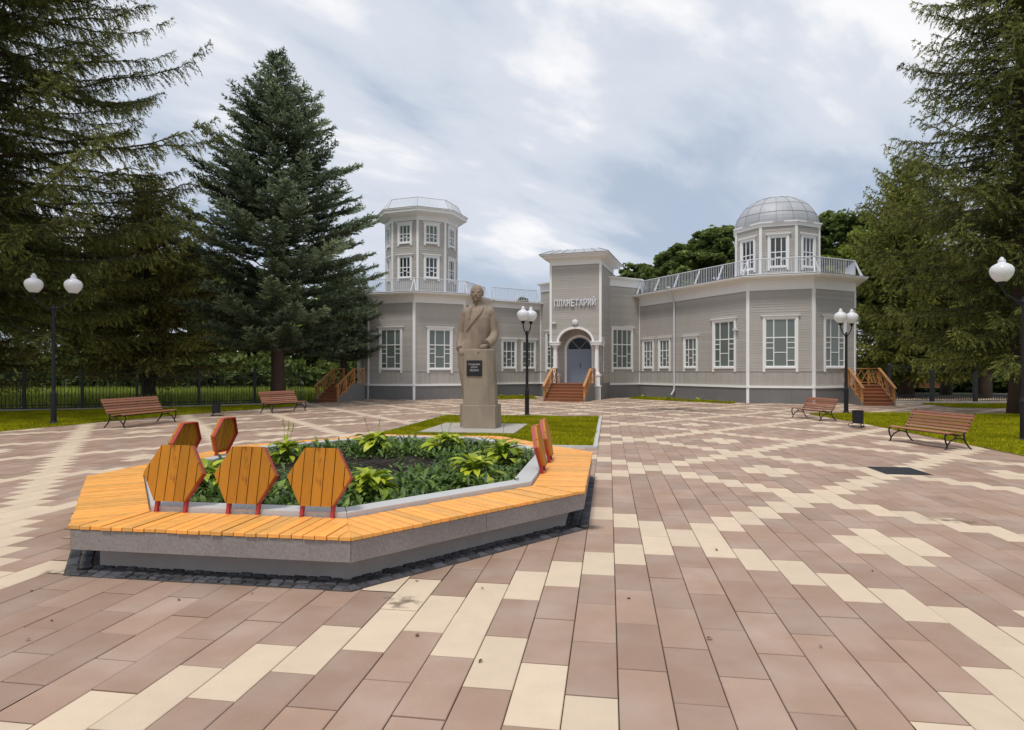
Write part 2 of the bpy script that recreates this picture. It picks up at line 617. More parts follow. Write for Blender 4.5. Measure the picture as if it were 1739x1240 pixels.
def lawn(name, poly, label, nblades, hgt=(.03, .075), z=.02, holes=(), mt='grass', base='lawn', wd=.011):
    b = MB()
    b.poly([(x, y, z) for x, y in poly])
    n = len(poly)
    for i in range(n):
        j = (i + 1) % n
        b.poly([(poly[i][0], poly[i][1], -.05), (poly[j][0], poly[j][1], -.05), (poly[j][0], poly[j][1], z), (poly[i][0], poly[i][1], z)])
    lo = tag(b.build(name, M[base]), label, None, kind='structure')
    xs = [p[0] for p in poly]
    ys = [p[1] for p in poly]
    pts = np.empty((0, 2))
    while len(pts) < nblades:
        c = np.column_stack([nrg.uniform(min(xs), max(xs), nblades), nrg.uniform(min(ys), max(ys), nblades)])
        c = c[(np.abs(c[:, 0]) < .86 * c[:, 1] + 2.5)]
        ok = np.zeros(len(c), bool)
        for i in range(n):
            x0, y0 = poly[i]
            x1, y1 = poly[i - 1]
            if y0 == y1:
                continue
            cr = ((y0 > c[:, 1]) != (y1 > c[:, 1])) & (c[:, 0] < (x1 - x0) * (c[:, 1] - y0) / (y1 - y0) + x0)
            ok ^= cr
        for (hx0, hy0, hx1, hy1) in holes:
            pp, ss = c[:, 0] * CT - c[:, 1] * ST, c[:, 0] * ST + c[:, 1] * CT
            ok &= ~((pp > hx0) & (pp < hx1) & (ss > hy0) & (ss < hy1))
        pts = np.vstack([pts, c[ok]])
    pts = pts[:nblades]
    N = len(pts)
    a = nrg.uniform(0, 2 * math.pi, N)
    clump = .5 + .5 * np.sin(pts[:, 0] * 2.1 + 1.3 * np.sin(pts[:, 1] * 1.7)) * np.sin(pts[:, 1] * 2.6 + pts[:, 0])
    h = nrg.uniform(hgt[0], hgt[1], N) * (.7 + .6 * clump)
    w_ = nrg.uniform(.6, 1.4, N) * wd
    ln = nrg.normal(0, .45, (N, 2)) * h[:, None]
    V = np.empty((N, 3, 3))
    V[:, 0, 0] = pts[:, 0] - np.cos(a) * w_
    V[:, 0, 1] = pts[:, 1] - np.sin(a) * w_
    V[:, 1, 0] = pts[:, 0] + np.cos(a) * w_
    V[:, 1, 1] = pts[:, 1] + np.sin(a) * w_
    V[:, :2, 2] = z - .005
    V[:, 2, 0] = pts[:, 0] + ln[:, 0]
    V[:, 2, 1] = pts[:, 1] + ln[:, 1]
    V[:, 2, 2] = z + h
    t = np.clip(.25 + .4 * clump + nrg.normal(0, .2, N), 0, 1)
    g_ = tri_mesh(name.replace('lawn', 'grass') if 'lawn' in name else name + '_grass', V.reshape(-1, 3), t, M[mt])
    tag(g_, 'short green grass blades of the ' + label, 'grass', kind='stuff')
    return lo


SLAB = (-5.25, 17.0, -2.55, 20.1)
lawn('lawn', LAWN_C, 'rectangular lawn around the statue', 70000, holes=[SLAB])
lawn('lawn', LAWN_L, 'shaded lawn strip between plaza and left fence', 90000, wd=.014)
lawn('lawn', LAWN_R, 'lawn behind the right hand benches', 110000, wd=.012)
lawn('lawn', LAWN_B, 'far lawn patch before the right hand fence', 20000, wd=.02)

# edging stones round the statue lawn
eb = MB()
for (p0, s0, p1, s1) in ((-6.35, 14.43, -.26, 14.55), (-.36, 14.55, -.26, 24.1), (-6.35, 24.0, -.36, 24.1), (-6.35, 14.55, -6.25, 24.0)):
    nseg = max(1, int(max(abs(p1 - p0), abs(s1 - s0))))
    for k in range(nseg):
        if abs(p1 - p0) > abs(s1 - s0):
            a0, a1 = p0 + (p1 - p0) * k / nseg + .004, p0 + (p1 - p0) * (k + 1) / nseg - .004
            q = [ps(a0, s0), ps(a1, s0), ps(a1, s1), ps(a0, s1)]
        else:
            a0, a1 = s0 + (s1 - s0) * k / nseg + .004, s0 + (s1 - s0) * (k + 1) / nseg - .004
            q = [ps(p0, a0), ps(p1, a0), ps(p1, a1), ps(p0, a1)]
        eb.prism([(v.x, v.y) for v in q], -.04, .045, rng.random())
tag(eb.build('kerb', M['curb']), 'pale kerb stones edging the statue lawn', None, kind='structure')
# pale strip in front of the left fence
kb = MB()
for (x0, y0), (x1, y1) in zip(FENCE_PATH[:-1], FENCE_PATH[1:]):
    d = Vector((x1 - x0, y1 - y0)).normalized()
    nn = Vector((d.y, -d.x)) * .28
    kb.prism([(x0 + nn.x, y0 + nn.y), (x1 + nn.x, y1 + nn.y), (x1 - nn.x * 1.2, y1 - nn.y * 1.2), (x0 - nn.x * 1.2, y0 - nn.y * 1.2)], -.05, .09)
tag(kb.build('kerb', M['slab']), 'pale concrete kerb strip along the left fence', None, kind='structure')
kb = MB()
kb.prism([(20.5, 34.3), (44, 34.0), (44, 34.6), (20.5, 34.9)], -.05, .08)
tag(kb.build('kerb', M['slab']), 'pale concrete kerb strip along the right fence', None, kind='structure')

# ------------------------------------------------------------------ planter bench
pc = ps(OC_P, OC_S)
planter = tag(empty('planter_bench', (pc.x, pc.y, 0)), 'octagonal granite planter with orange wooden bench seat and hexagonal backrests', 'planter')


def ring(mb, o_out, o_in, z0, z1, tint=.5):
    A, B_ = [ps(*q) for q in octo(o_out)], [ps(*q) for q in octo(o_in)]
    n = 8
    for i in range(n):
        j = (i + 1) % n
        a0, a1, b0, b1 = A[i], A[j], B_[i], B_[j]
        mb.poly([(a0.x, a0.y, z1), (a1.x, a1.y, z1), (b1.x, b1.y, z1), (b0.x, b0.y, z1)], tint)
        mb.poly([(a0.x, a0.y, z0), (b0.x, b0.y, z0), (b1.x, b1.y, z0), (a1.x, a1.y, z0)], tint)
        mb.poly([(a0.x, a0.y, z0), (a1.x, a1.y, z0), (a1.x, a1.y, z1), (a0.x, a0.y, z1)], tint)
        mb.poly([(b0.x, b0.y, z1), (b1.x, b1.y, z1), (b1.x, b1.y, z0), (b0.x, b0.y, z0)], tint)


Z_SL0, Z_SL1, Z_W0, Z_W1, Z_CB = .215, .385, .392, .424, .468
# cobble bed and cobbles
b = MB()
ring(b, -.05, .6, -.02, .006)
b.build('cobble_bed', M['joint'], planter)
cob = []
oc_out, oc_in = octo(-.05), octo(.36)
for e in range(8):
    a, c = Vector(oc_out[e]), Vector(oc_out[(e + 1) % 8])
    d = (c - a).normalized()
    nin = Vector((-d.y, d.x))
    Ln = (c - a).length
    for row in range(4):
        o0 = row * .103
        s = rng.uniform(0, .05)
        ang0, ang1 = 0, 0
        while s < Ln - .02:
            wd = rng.uniform(.085, .135)
            s1 = min(s + wd, Ln)
            # trim at the mitres
            cutl = max(0, 0.45 * (o0 + .05))
            if s > cutl - .02 and s1 < Ln - cutl + .02 and s1 - s > .03:
                q = []
                for (ss, oo) in ((s + .006, o0 + .006), (s1 - .006, o0 + .006), (s1 - .006, o0 + .097), (s + .006, o0 + .097)):
                    w2 = a + d * (ss + rng.uniform(-.007, .007)) + nin * (oo + rng.uniform(-.007, .007))
                    q.append(ps(w2.x, w2.y))
                cw = sum(q, Vector()) / 4
                cob.append((cw.length if (e in (0, 1, 2, 7)) else 50 + cw.length, q, rng.uniform(.014, .026), rng.random()))
            s = s1
cob.sort(key=lambda t: t[0])
rb = MB()
for n, (d, q, h, t) in enumerate(cob):
    m = MB() if n < 300 else rb
    cz = sum(q, Vector()) / 4
    top = [cz + (v - cz) * .8 for v in q]
    sh = rng.uniform(-.004, .004)
    vs_ = [(v.x, v.y, -.02) for v in q] + [(v.x, v.y, h - .010) for v in q] + [(v.x, v.y, h + (sh if k < 2 else -sh)) for k, v in enumerate(top)]
    m.mesh(vs_, [(0, 1, 5, 4), (1, 2, 6, 5), (2, 3, 7, 6), (3, 0, 4, 7), (4, 5, 9, 8), (5, 6, 10, 9), (6, 7, 11, 10), (7, 4, 8, 11), (8, 9, 10, 11)], t)
    if n < 300:
        m.build('cobble', M['cobble'], planter)
rb.build('cobbles', M['cobble'], planter, kind='stuff')
# recessed base, overhanging slab in panels, pale inner kerb
b = MB()
ring(b, .21, .75, -.02, Z_SL0 + .02)
b.build('base_wall', M['base'], planter)
A, B_ = octo(0), octo(.80)
for e in range(8):
    a, c = Vector(A[e]), Vector(A[(e + 1) % 8])
    ai, ci = Vector(B_[e]), Vector(B_[(e + 1) % 8])
    npan = 2 if e % 2 else (2 if e in (2, 6) else 1)
    for k in range(npan):
        t0, t1 = k / npan, (k + 1) / npan
        d = (c - a).normalized() * .0025
        q = [a.lerp(c, t0) + d, a.lerp(c, t1) - d, ai.lerp(ci, t1) - d, ai.lerp(ci, t0) + d]
        w4 = [ps(v.x, v.y) for v in q]
        m = MB()
        m.prism([(v.x, v.y) for v in w4], Z_SL0, Z_SL1, rng.random())
        m.build('granite_panel', M['granite'], planter)
KO, KI = octo(.615), octo(.84)
for e in range(8):
    a, c = Vector(KO[e]), Vector(KO[(e + 1) % 8])
    ai, ci = Vector(KI[e]), Vector(KI[(e + 1) % 8])
    for k in range(2):
        t0, t1 = k / 2, (k + 1) / 2
        d = (c - a).normalized() * .0015
        q = [a.lerp(c, t0) + d, a.lerp(c, t1) - d, ai.lerp(ci, t1) - d, ai.lerp(ci, t0) + d]
        w4 = [ps(v.x, v.y) for v in q]
        cz = sum(w4, Vector()) / 4
        m = MB()
        bt = [cz + (v - cz) * .992 for v in w4]
        vs_ = [(v.x, v.y, .1) for v in w4] + [(v.x, v.y, Z_CB - .008) for v in w4] + [(v.x, v.y, Z_CB) for v in bt]
        m.mesh(vs_, [(0, 1, 5, 4), (1, 2, 6, 5), (2, 3, 7, 6), (3, 0, 4, 7), (4, 5, 9, 8), (5, 6, 10, 9), (6, 7, 11, 10), (7, 4, 8, 11), (8, 9, 10, 11)])
        m.build('kerb_stone', M['curb'], planter)
# deck planks square to each edge, mitred at the corners
WO, WI = octo(-.012), octo(.60)
for e in range(8):
    a, c = Vector(WO[e]), Vector(WO[(e + 1) % 8])
    ai, ci = Vector(WI[e]), Vector(WI[(e + 1) % 8])
    d = (c - a).normalized()
    nin = Vector((-d.y, d.x))
    Ln = (c - a).length
    dep = (ai - a).dot(nin)
    ml, mr = (ai - a).dot(d), (c - ci).dot(d)       # mitre run at the two ends
    n = max(1, int(round(Ln / .1005)))
    wd = Ln / n
    for k in range(n):
        x0, x1 = k * wd + .0048, (k + 1) * wd - .0048
        if k == 0:
            x0 += .001
        y_end = dep

        def lim(x):
            y = y_end
            if ml > 0:
                y = min(y, x / ml * dep)
            if mr > 0:
                y = min(y, (Ln - x) / mr * dep)
            return max(y, .004)
        xs = [x0, x1]
        for xb in (ml, Ln - mr):
            if x0 < xb < x1:
                xs.insert(1, xb)
        j0 = rng.uniform(-.006, .006)
        pts = [(x0, j0), (x1, j0)] + [(x, lim(x)) for x in reversed(xs)]
        w4 = []
        for (x, y) in pts:
            v = a + d * x + nin * y
            w4.append(ps(v.x, v.y))
        dz = rng.uniform(-.0035, .0035)
        m = MB()
        nn_ = len(w4)
        cz = sum(w4, Vector()) / nn_
        tp = [cz + (v - cz) * (1 - .004 / max(.05, (v - cz).length)) for v in w4]
        vs_ = [(v.x, v.y, Z_W0) for v in w4] + [(v.x, v.y, Z_W1 - .004 + dz) for v in w4] + [(v.x, v.y, Z_W1 + dz) for v in tp]
        fs = [tuple(range(2 * nn_, 3 * nn_)), tuple(range(nn_ - 1, -1, -1))]
        for q in range(nn_):
            r2 = (q + 1) % nn_
            fs += [(q, r2, nn_ + r2, nn_ + q), (nn_ + q, nn_ + r2, 2 * nn_ + r2, 2 * nn_ + q)]
        m.mesh(vs_, fs, rng.random())
        m.build('deck_plank', M['deck'], planter)
# soil
b = MB()
SO = octo(.80)
nr = 26
grid = {}
px = [q[0] for q in SO]
py = [q[1] for q in SO]
for i in range(nr + 1):
    for j in range(nr + 1):
        grid[i, j] = (min(px) + (max(px) - min(px)) * i / nr, min(py) + (max(py) - min(py)) * j / nr, .29 + rng.uniform(-.03, .05))
for i in range(nr):
    for j in range(nr):
        q = [grid[i, j], grid[i + 1, j], grid[i + 1, j + 1], grid[i, j + 1]]
        if all(inside(octo(.72), p[0], p[1]) for p in q):
            b.poly([(*ps(p[0], p[1])[:2], p[2]) for p in q])
ctr = [(*ps(*q)[:2], .27) for q in SO]
b.poly(ctr)
b.build('soil', M['soil'], planter, smooth=True)


def backrest(pp, ss, ang):
    """hexagonal backrest; local x along the seat edge, y towards the planter"""
    e = empty('backrest', (0, 0, 0))
    w = ps(pp, ss)
    e.parent = planter
    base = Matrix.Translation((w.x, w.y, Z_W1 - .012)) @ Matrix.Rotation(-TH + ang, 4, 'Z')
    e.matrix_basis = WM(planter).inverted() @ base
    lean = Matrix.Translation((0, 0, .0)) @ Matrix.Rotation(math.radians(-11.5), 4, 'X')
    sd = .305
    zc = .115 + sd * math.sin(math.pi / 3)
    hexp = [(sd * math.cos(math.radians(60 * k)), zc + sd * math.sin(math.radians(60 * k))) for k in range(6)]
    m = MB()
    t = .011
    for k in range(6):
        (x0, z0), (x1, z1) = hexp[k], hexp[(k + 1) % 6]
        f = 1 - t / (sd * .866)
        q = [(x0, z0), (x1, z1), (x1 * f, zc + (z1 - zc) * f), (x0 * f, zc + (z0 - zc) * f)]
        vs_ = [lean @ Vector((x, 0.026, z)) for x, z in q] + [lean @ Vector((x, .068, z)) for x, z in q]
        m.mesh(vs_, [(0, 1, 2, 3), (7, 6, 5, 4), (0, 4, 5, 1), (1, 5, 6, 2), (2, 6, 7, 3), (3, 7, 4, 0)])
    m.build('frame', M['red'], e, world_coords=False)
    for sx in (-1, 1):
        m = MB()
        m.box((sx * .148 - .015, .027, -.01), (sx * .148 + .015, .066, .125), lean)
        m.build('leg', M['red'], e, world_coords=False)
    edges = [-.305, -.25, -.15, -.05, .05, .15, .25, .305]
    hh = sd * math.sin(math.pi / 3)
    for x0, x1 in zip(edges[:-1], edges[1:]):
        x0 += .0042
        x1 -= .0042

        def hz(x):
            ax = abs(x)
            return min(hh, (sd - ax) * math.tan(math.radians(60))) - .001
        xs = [x0, x1]
        for xb in (-sd / 2, sd / 2):
            if x0 < xb < x1:
                xs.insert(1, xb)
        if min(hz(x0), hz(x1)) < .0:
            if hz(x0) < 0:
                x0 = -sd + .006
            if hz(x1) < 0:
                x1 = sd - .006
            xs = [x0, x1]
        pts = [(x, zc - max(.001, hz(x))) for x in xs] + [(x, zc + max(.001, hz(x))) for x in reversed(xs)]
        n_ = len(pts)
        y0 = -.006 + rng.uniform(-.001, .001)
        m = MB()
        vs_ = [lean @ Vector((x, y0, z)) for x, z in pts] + [lean @ Vector((x, y0 + .031, z)) for x, z in pts]
        fs = [tuple(range(n_)), tuple(range(2 * n_ - 1, n_ - 1, -1))] + [(q, n_ + q, n_ + (q + 1) % n_, (q + 1) % n_) for q in range(n_)]
        m.mesh(vs_, fs)
        m.build('plank', M['hexwood'], e, world_coords=False)
    return e


for pp in (-4.08, -3.345, -2.617):
    backrest(pp, 5.36, 0)
for ss in (8.02, 8.93):
    backrest(-5.93, ss, -math.pi / 2)
for ss in (8.27, 9.28):
    backrest(-.80, ss, math.pi / 2)


def leaf_verts(L, W, curl, n=5, cup=.25):
    """arched leaf blade along +x, quads left and right of the midrib"""
    rows = []
    for k in range(n + 1):
        t = k / n
        a = curl * t
        x = L * (math.sin(a) / curl if abs(curl) > 1e-3 else t)
        z = -L * ((1 - math.cos(a)) / curl if abs(curl) > 1e-3 else 0)
        w = W * (math.sin(math.pi * min(1, t * .92 + .06)) ** .8) * (1 - .25 * t)
        if k == n:
            w = .002
        rows.append([(x, -w, z + cup * w), (x, 0, z), (x, w, z + cup * w)])
    return rows


def add_leaf(mb, M4, L, W, curl, tint, n=5, cup=.25):
    rows = leaf_verts(L, W, curl, n, cup)
    vs_, fs = [], []
    for r in rows:
        vs_ += [M4 @ Vector(p) for p in r]
    for k in range(n):
        fs += [(3 * k, 3 * k + 1, 3 * k + 4, 3 * k + 3), (3 * k + 1, 3 * k + 2, 3 * k + 5, 3 * k + 4)]
    mb.mesh(vs_, fs, tint)


def hosta(pp, ss, R, label, stalks=0):
    w = ps(pp, ss, .30)
    e = tag(empty('hosta', w), label, 'plant', 'yellow-green hostas in the planter')
    m = MB()
    nl = int(46 + 30 * R)
    for k in range(nl):
        el = rng.uniform(.15, 1.25) if k % 3 else rng.uniform(.9, 1.45)
        az = rng.uniform(0, 2 * math.pi)
        st = R * rng.uniform(.25, .55) * (1.1 - .3 * el)
        zst = R * (.18 + .55 * math.sin(el)) * rng.uniform(.7, 1.05)
        L = R * rng.uniform(.42, .68)
        T = Matrix.Translation((math.cos(az) * st * math.cos(el) * 1.2, math.sin(az) * st * math.cos(el) * 1.2, zst)) @ Matrix.Rotation(az + rng.uniform(-.3, .3), 4, 'Z') @ Matrix.Rotation(-el * .75 + .1, 4, 'Y') @ Matrix.Rotation(rng.uniform(-.4, .4), 4, 'X')
        add_leaf(m, T, L, L * rng.uniform(.20, .28), rng.uniform(.9, 1.7), min(1, max(0, rng.gauss(.55, .3))))
        # petiole
        p0 = Vector((0, 0, -.02))
        p1 = T @ Vector((0, 0, 0))
        side = Vector((-math.sin(az), math.cos(az), 0)) * .006
        m.poly([p0 - side, p0 + side, p1 + side, p1 - side], .1)
    m.build('leaves', M['hosta'], e, smooth=True, world_coords=False)
    for k in range(stalks):
        s = MB()
        a = rng.uniform(0, 6.28)
        tip = Vector((math.cos(a) * R * .4, math.sin(a) * R * .4, R * rng.uniform(1.35, 1.7)))
        s.tube([(0, 0, 0), tip * .55 + Vector((0, 0, .05)), tip], [.005, .004, .003], 5)
        for q in range(7):
            c = tip * (1 - q * .035) + Vector((rng.uniform(-.012, .012), rng.uniform(-.012, .012), 0))
            s.lathe([(.003, 0), (.008, .012), (.002, .026)], c, 5)
        s.build('flower_stalk', M['hosta'], e, world_coords=False)
    return e


# places read off the photograph: (pixel u, v at the plant's foot)
for (u, v, R, lab, stl) in ((628, 848, .40, 'hosta clump at the near right of the planter beside the third backrest', 0),
                            (806, 822, .44, 'broad hosta clump nearest the front right kerb of the planter', 0),
                            (852, 790, .46, 'hosta clump at the right of the planter near the side backrests', 1),
                            (755, 772, .46, 'tall hosta clump in front of the statue with a flower stalk', 2),
                            (636, 771, .44, 'hosta clump by the far kerb left of the statue', 2),
                            (485, 782, .40, 'hosta clump seen between the second and third front backrests', 3),
                            (352, 832, .40, 'hosta clump seen between the first and second front backrests', 0)):
    w = ground_at(u, v, .32)
    pp, ss = to_ps(w.x, w.y)
    hosta(pp, ss, R, lab, stl)

# mixed low greenery between the hostas
m = MB()
inner = octo(.93)
cnt = 0
while cnt < 640:
    pp, ss = rng.uniform(-6.5, -.2), rng.uniform(4.8, 12.7)
    if not inside(inner, pp, ss):
        continue
    # bare earth shows in the middle
    dd = math.hypot((pp + 3.85) / 1.45, (ss - 8.9) / 1.2)
    if dd < 1 and rng.random() < .82:
        continue
    cnt += 1
    w = ps(pp, ss, .29)
    kind_ = rng.random()
    hh = rng.uniform(.7, 1.25)
    if dd < 1:
        hh *= .6
    for k in range(rng.randint(11, 18)):
        az = rng.uniform(0, 6.283)
        el = rng.uniform(.35, 1.4)
        z = rng.uniform(.0, .15) * hh
        L = rng.uniform(.08, .165) * hh * (1.25 if kind_ > .5 else .8)
        W = L * (.12 if kind_ > .55 else rng.uniform(.2, .32))
        T = Matrix.Translation(w + Vector((rng.gauss(0, .07), rng.gauss(0, .07), z))) @ Matrix.Rotation(az, 4, 'Z') @ Matrix.Rotation(-el, 4, 'Y')
        add_leaf(m, T, L, W, rng.uniform(.6, 1.6), min(1, max(0, rng.gauss(.4, .28))), 3)
o = m.build('ground_cover', M['cover'], None, smooth=True)
tag(o, 'mixed low green leafy plants filling the planter between hostas', 'plants', kind='stuff')
m = MB()
for k in range(170):                      # clods and dry stems on the bare earth
    pp, ss = rng.gauss(-3.85, .85), rng.gauss(8.9, .7)
    if not inside(inner, pp, ss):
        continue
    w = ps(pp, ss, .30)
    if k % 3:
        r = rng.uniform(.03, .09)
        m.lathe([(r * .5, -.03), (r, .0), (r * .8, r * .45), (r * .2, r * .6)], (w.x, w.y, .29), 6)
    else:
        a = rng.uniform(0, 6.28)
        m.tube([w + Vector((0, 0, .02)), w + Vector((math.cos(a) * .2, math.sin(a) * .2, .07)), w + Vector((math.cos(a) * .42, math.sin(a) * .42, .03))], .004, 4)
o = m.build('clods', M['soil'], planter, kind='stuff')
# ------------------------------------------------------------------ planetarium building
bld = tag(empty('planetarium', (4.5, 41.0, 0)), 'grey clapboard planetarium with white trim, octagonal tower, silver dome and entrance block', 'building')


def V2(p):
    return Vector((p[0], p[1]))


class Wall:
    """vertical plane from p0 to p1 as seen from outside, left to right"""

    def __init__(self, p0, p1):
        self.p0, self.p1 = V2(p0), V2(p1)
        self.len = (self.p1 - self.p0).length
        self.t = (self.p1 - self.p0) / self.len
        self.n = Vector((self.t.y, -self.t.x))

    def pt(self, s, out, z):
        q = self.p0 + self.t * s + self.n * out
        return Vector((q.x, q.y, z))

    def mat(self, s, z):
        q = self.p0 + self.t * s
        R = Matrix(((self.t.x, -self.n.x, 0, q.x), (self.t.y, -self.n.y, 0, q.y), (0, 0, 1, z), (0, 0, 0, 1)))
        return R       # local x along, local -y outwards, z up

    def s_at(self, u):
        k = (u - 869.5) / FPX
        # p0.x + s t.x = k (p0.y + s t.y)
        return (k * self.p0.y - self.p0.x) / (self.t.x - k * self.t.y)


def boards(w, z0, z1, opens=(), bh=.14, vertical=False, mt='siding', name='wall'):
    """clapboards (or upright boards) with real laps; opens: (s0, s1, z0, z1) or a function z -> (s0, s1)"""
    m = MB()
    lap = .014
    if vertical:
        n = max(1, int(w.len / .13))
        for k in range(n):
            a, c = w.len * k / n, w.len * (k + 1) / n
            t = rng.random()
            m.poly([w.pt(a + .004, .008, z0), w.pt(c - .004, .008, z0), w.pt(c - .004, .008, z1), w.pt(a + .004, .008, z1)], t)
            m.poly([w.pt(c - .004, .008, z0), w.pt(c, -.002, z0), w.pt(c, -.002, z1), w.pt(c - .004, .008, z1)], t)
            m.poly([w.pt(a, -.002, z0), w.pt(a + .004, .008, z0), w.pt(a + .004, .008, z1), w.pt(a, -.002, z1)], t)
        return m.build(name, M[mt], bld)
    nb = max(1, int(round((z1 - z0) / bh)))
    bh = (z1 - z0) / nb
    zs = set(round(z0 + k * bh, 5) for k in range(nb + 1))
    for o in opens:
        if callable(o):
            for k in range(60):
                zs.add(round(z0 + (z1 - z0) * k / 60, 5))
        else:
            for z in (o[2], o[3]):
                if z0 < z < z1:
                    zs.add(round(z, 5))
    zs = sorted(zs)
    tints = [rng.random() for _ in range(nb + 1)]
    for a, c in zip(zs[:-1], zs[1:]):
        mid = (a + c) / 2
        row = min(nb - 1, int((mid - z0) / bh))
        fa = 1 - (a - (z0 + row * bh)) / bh
        fc = 1 - (c - (z0 + row * bh)) / bh
        iv = [(0.0, w.len)]
        for o in opens:
            if callable(o):
                r = o(mid)
                if r is None:
                    continue
                s0, s1 = r
            else:
                if not (o[2] < mid < o[3]):
                    continue
                s0, s1 = o[0], o[1]
            nv = []
            for x0, x1 in iv:
                if s1 <= x0 or s0 >= x1:
                    nv.append((x0, x1))
                    continue
                if s0 > x0:
                    nv.append((x0, s0))
                if s1 < x1:
                    nv.append((s1, x1))
            iv = nv
        for x0, x1 in iv:
            m.poly([w.pt(x0, lap * fa, a), w.pt(x1, lap * fa, a), w.pt(x1, lap * fc, c), w.pt(x0, lap * fc, c)], tints[row])
            if fa > .99:
                m.poly([w.pt(x0, -.004, a), w.pt(x1, -.004, a), w.pt(x1, lap, a), w.pt(x0, lap, a)], tints[row])
    return m.build(name, M[mt], bld)


def offset_poly(pts, d, closed=True):
    n = len(pts)
    res = []
    for i in range(n):
        p = V2(pts[i])
        if closed or 0 < i < n - 1:
            a, c = V2(pts[i - 1]), V2(pts[(i + 1) % n])
            t1, t2 = (p - a).normalized(), (c - p).normalized()
            n1, n2 = Vector((t1.y, -t1.x)), Vector((t2.y, -t2.x))
            mt_ = (n1 + n2) / max(.35, 1 + n1.dot(n2))
        else:
            q = V2(pts[1]) - p if i == 0 else p - V2(pts[-2])
            q.normalize()
            mt_ = Vector((q.y, -q.x))
        res.append(p + mt_ * d)
    return res


def sweep(pts, prof, name, mt, closed=True, parent=None):
    """prof: list of (outwards, z) swept along the outline"""
    m = MB()
    rings = [offset_poly(pts, o, closed) for o, z in prof]
    n = len(pts)
    for k in range(len(prof) - 1):
        for i in range(n if closed else n - 1):
            j = (i + 1) % n
            a, c, e, f = rings[k][i], rings[k][j], rings[k + 1][j], rings[k + 1][i]
            z0, z1 = prof[k][1], prof[k + 1][1]
            m.poly([(a.x, a.y, z0), (c.x, c.y, z0), (e.x, e.y, z1), (f.x, f.y, z1)])
    return m.build(name, M[mt], parent or bld)


def cap(pts, z, name, mt):
    m = MB()
    m.poly([(p[0], p[1], z) for p in pts])
    return m.build(name, M[mt], bld)


def corner_trim(p, z0, z1, bis, hw=.085, mt='white'):
    m = MB()
    q = V2(p) + V2(bis) * .0
    a = math.atan2(bis[1], bis[0])
    R = Matrix.Translation((q.x, q.y, 0)) @ Matrix.Rotation(a, 4, 'Z')
    m.box((-.06, -hw, z0), (.032, hw, z1), R)
    return m.build('corner_trim', M[mt], bld)


STYLES = {
    'A': ([.27, .46, .27], [(0, .0, .115), (0, .115, .385), (0, .385, .50), (0, .50, .60), (0, .62, 1.0), (1, 0, .29), (1, .29, .60), (1, .62, 1.0),
                            (2, .0, .115), (2, .115, .385), (2, .385, .50), (2, .50, .60), (2, .62, 1.0)]),
    'B': ([.28, .44, .28], [(0, 0, .14), (0, .14, .42), (0, .42, .60), (0, .63, 1.0), (1, 0, .30), (1, .30, .60), (1, .63, 1.0), (2, 0, .14), (2, .14, .42), (2, .42, .60), (2, .63, 1.0)]),
    'C': ([.22, .28, .28, .22], [(0, 0, .12), (0, .12, .36), (0, .36, .60), (0, .62, 1.0), (1, 0, .30), (1, .30, .60), (1, .62, 1.0), (2, 0, .30), (2, .30, .60), (2, .62, 1.0), (3, 0, .12), (3, .12, .36), (3, .36, .60), (3, .62, 1.0)]),
    'T': ([.3, .4, .3], [(0, 0, .22), (0, .22, .5), (0, .5, 1.0), (1, 0, .3), (1, .3, .5), (1, .5, 1.0), (2, 0, .22), (2, .22, .5), (2, .5, 1.0)]),
}


def window(w, s, z0, z1, width, style='A', glass='glass', legs=.28):
    """cased window: glass area width x (z0..z1) centred at s on the wall; returns the opening"""
    Mx = w.mat(s, 0)
    hw = width / 2
    c = .13
    m = MB()
    # casing, legs, sill, crown shelf
    for sx in (-1, 1):
        x0, x1 = sorted((sx * hw, sx * (hw + c)))
        m.box((x0, -.055, z0 - legs), (x1, .03, z1 + .10), Mx)
    m.box((-hw, -.050, z1 - .002), (hw, .03, z1 + .098), Mx)
    m.box((-hw - .005, -.075, z0 - .10), (hw + .005, .03, z0 - .012), Mx)
    m.box((-hw - c - .05, -.075, z1 + .10), (hw + c + .05, .02, z1 + .155), Mx)
    m.box((-hw - c - .10, -.12, z1 + .155), (hw + c + .10, .02, z1 + .195), Mx)
    # sash frame
    f = .045
    m.box((-hw, -.012, z0 - .012), (-hw + f, .06, z1 - .002), Mx)
    m.box((hw - f, -.012, z0 - .012), (hw, .06, z1 - .002), Mx)
    m.box((-hw + f, -.012, z0 - .012), (hw - f, .06, z0 + f), Mx)
    m.box((-hw + f, -.012, z1 - f), (hw - f, .06, z1 - .002), Mx)
    cols, cells = STYLES[style]
    gx0, gx1, gz0, gz1 = -hw + f, hw - f, z0 + f, z1 - f
    xe = [gx0]
    for q in cols:
        xe.append(xe[-1] + q * (gx1 - gx0))
    H_ = gz1 - gz0
    th = .044
    for k in range(1, len(xe) - 1):
        m.box((xe[k] - th / 2 - .004, -.008, gz0), (xe[k] + th / 2 + .004, .05, gz1), Mx)
    # the heavy transom
    tz = [cl for cl in cells if cl[0] == 0][-1][1] * H_ + gz0
    m.box((gx0, -.010, tz - .045), (gx1, .05, tz + .008), Mx)
    for (ci, a, e) in cells:
        if a > 0 and abs(a * H_ + gz0 - tz) > .02:
            zz = gz0 + a * H_
            m.box((xe[ci] + .002, -.006, zz - th / 2), (xe[ci + 1] - .002, .05, zz + th / 2), Mx)
    wo = m.build('window', M['white'], bld)
    for (ci, a, e) in cells:
        q = MB()
        q.box((xe[ci] + .004, .018, gz0 + a * H_ + .004), (xe[ci + 1] - .004, .026, gz0 + e * H_ - .004), Mx)
        q.build('pane', M[glass], wo)
    return (s - hw - .02, s + hw + .02, z0 - .03, z1 + .03)


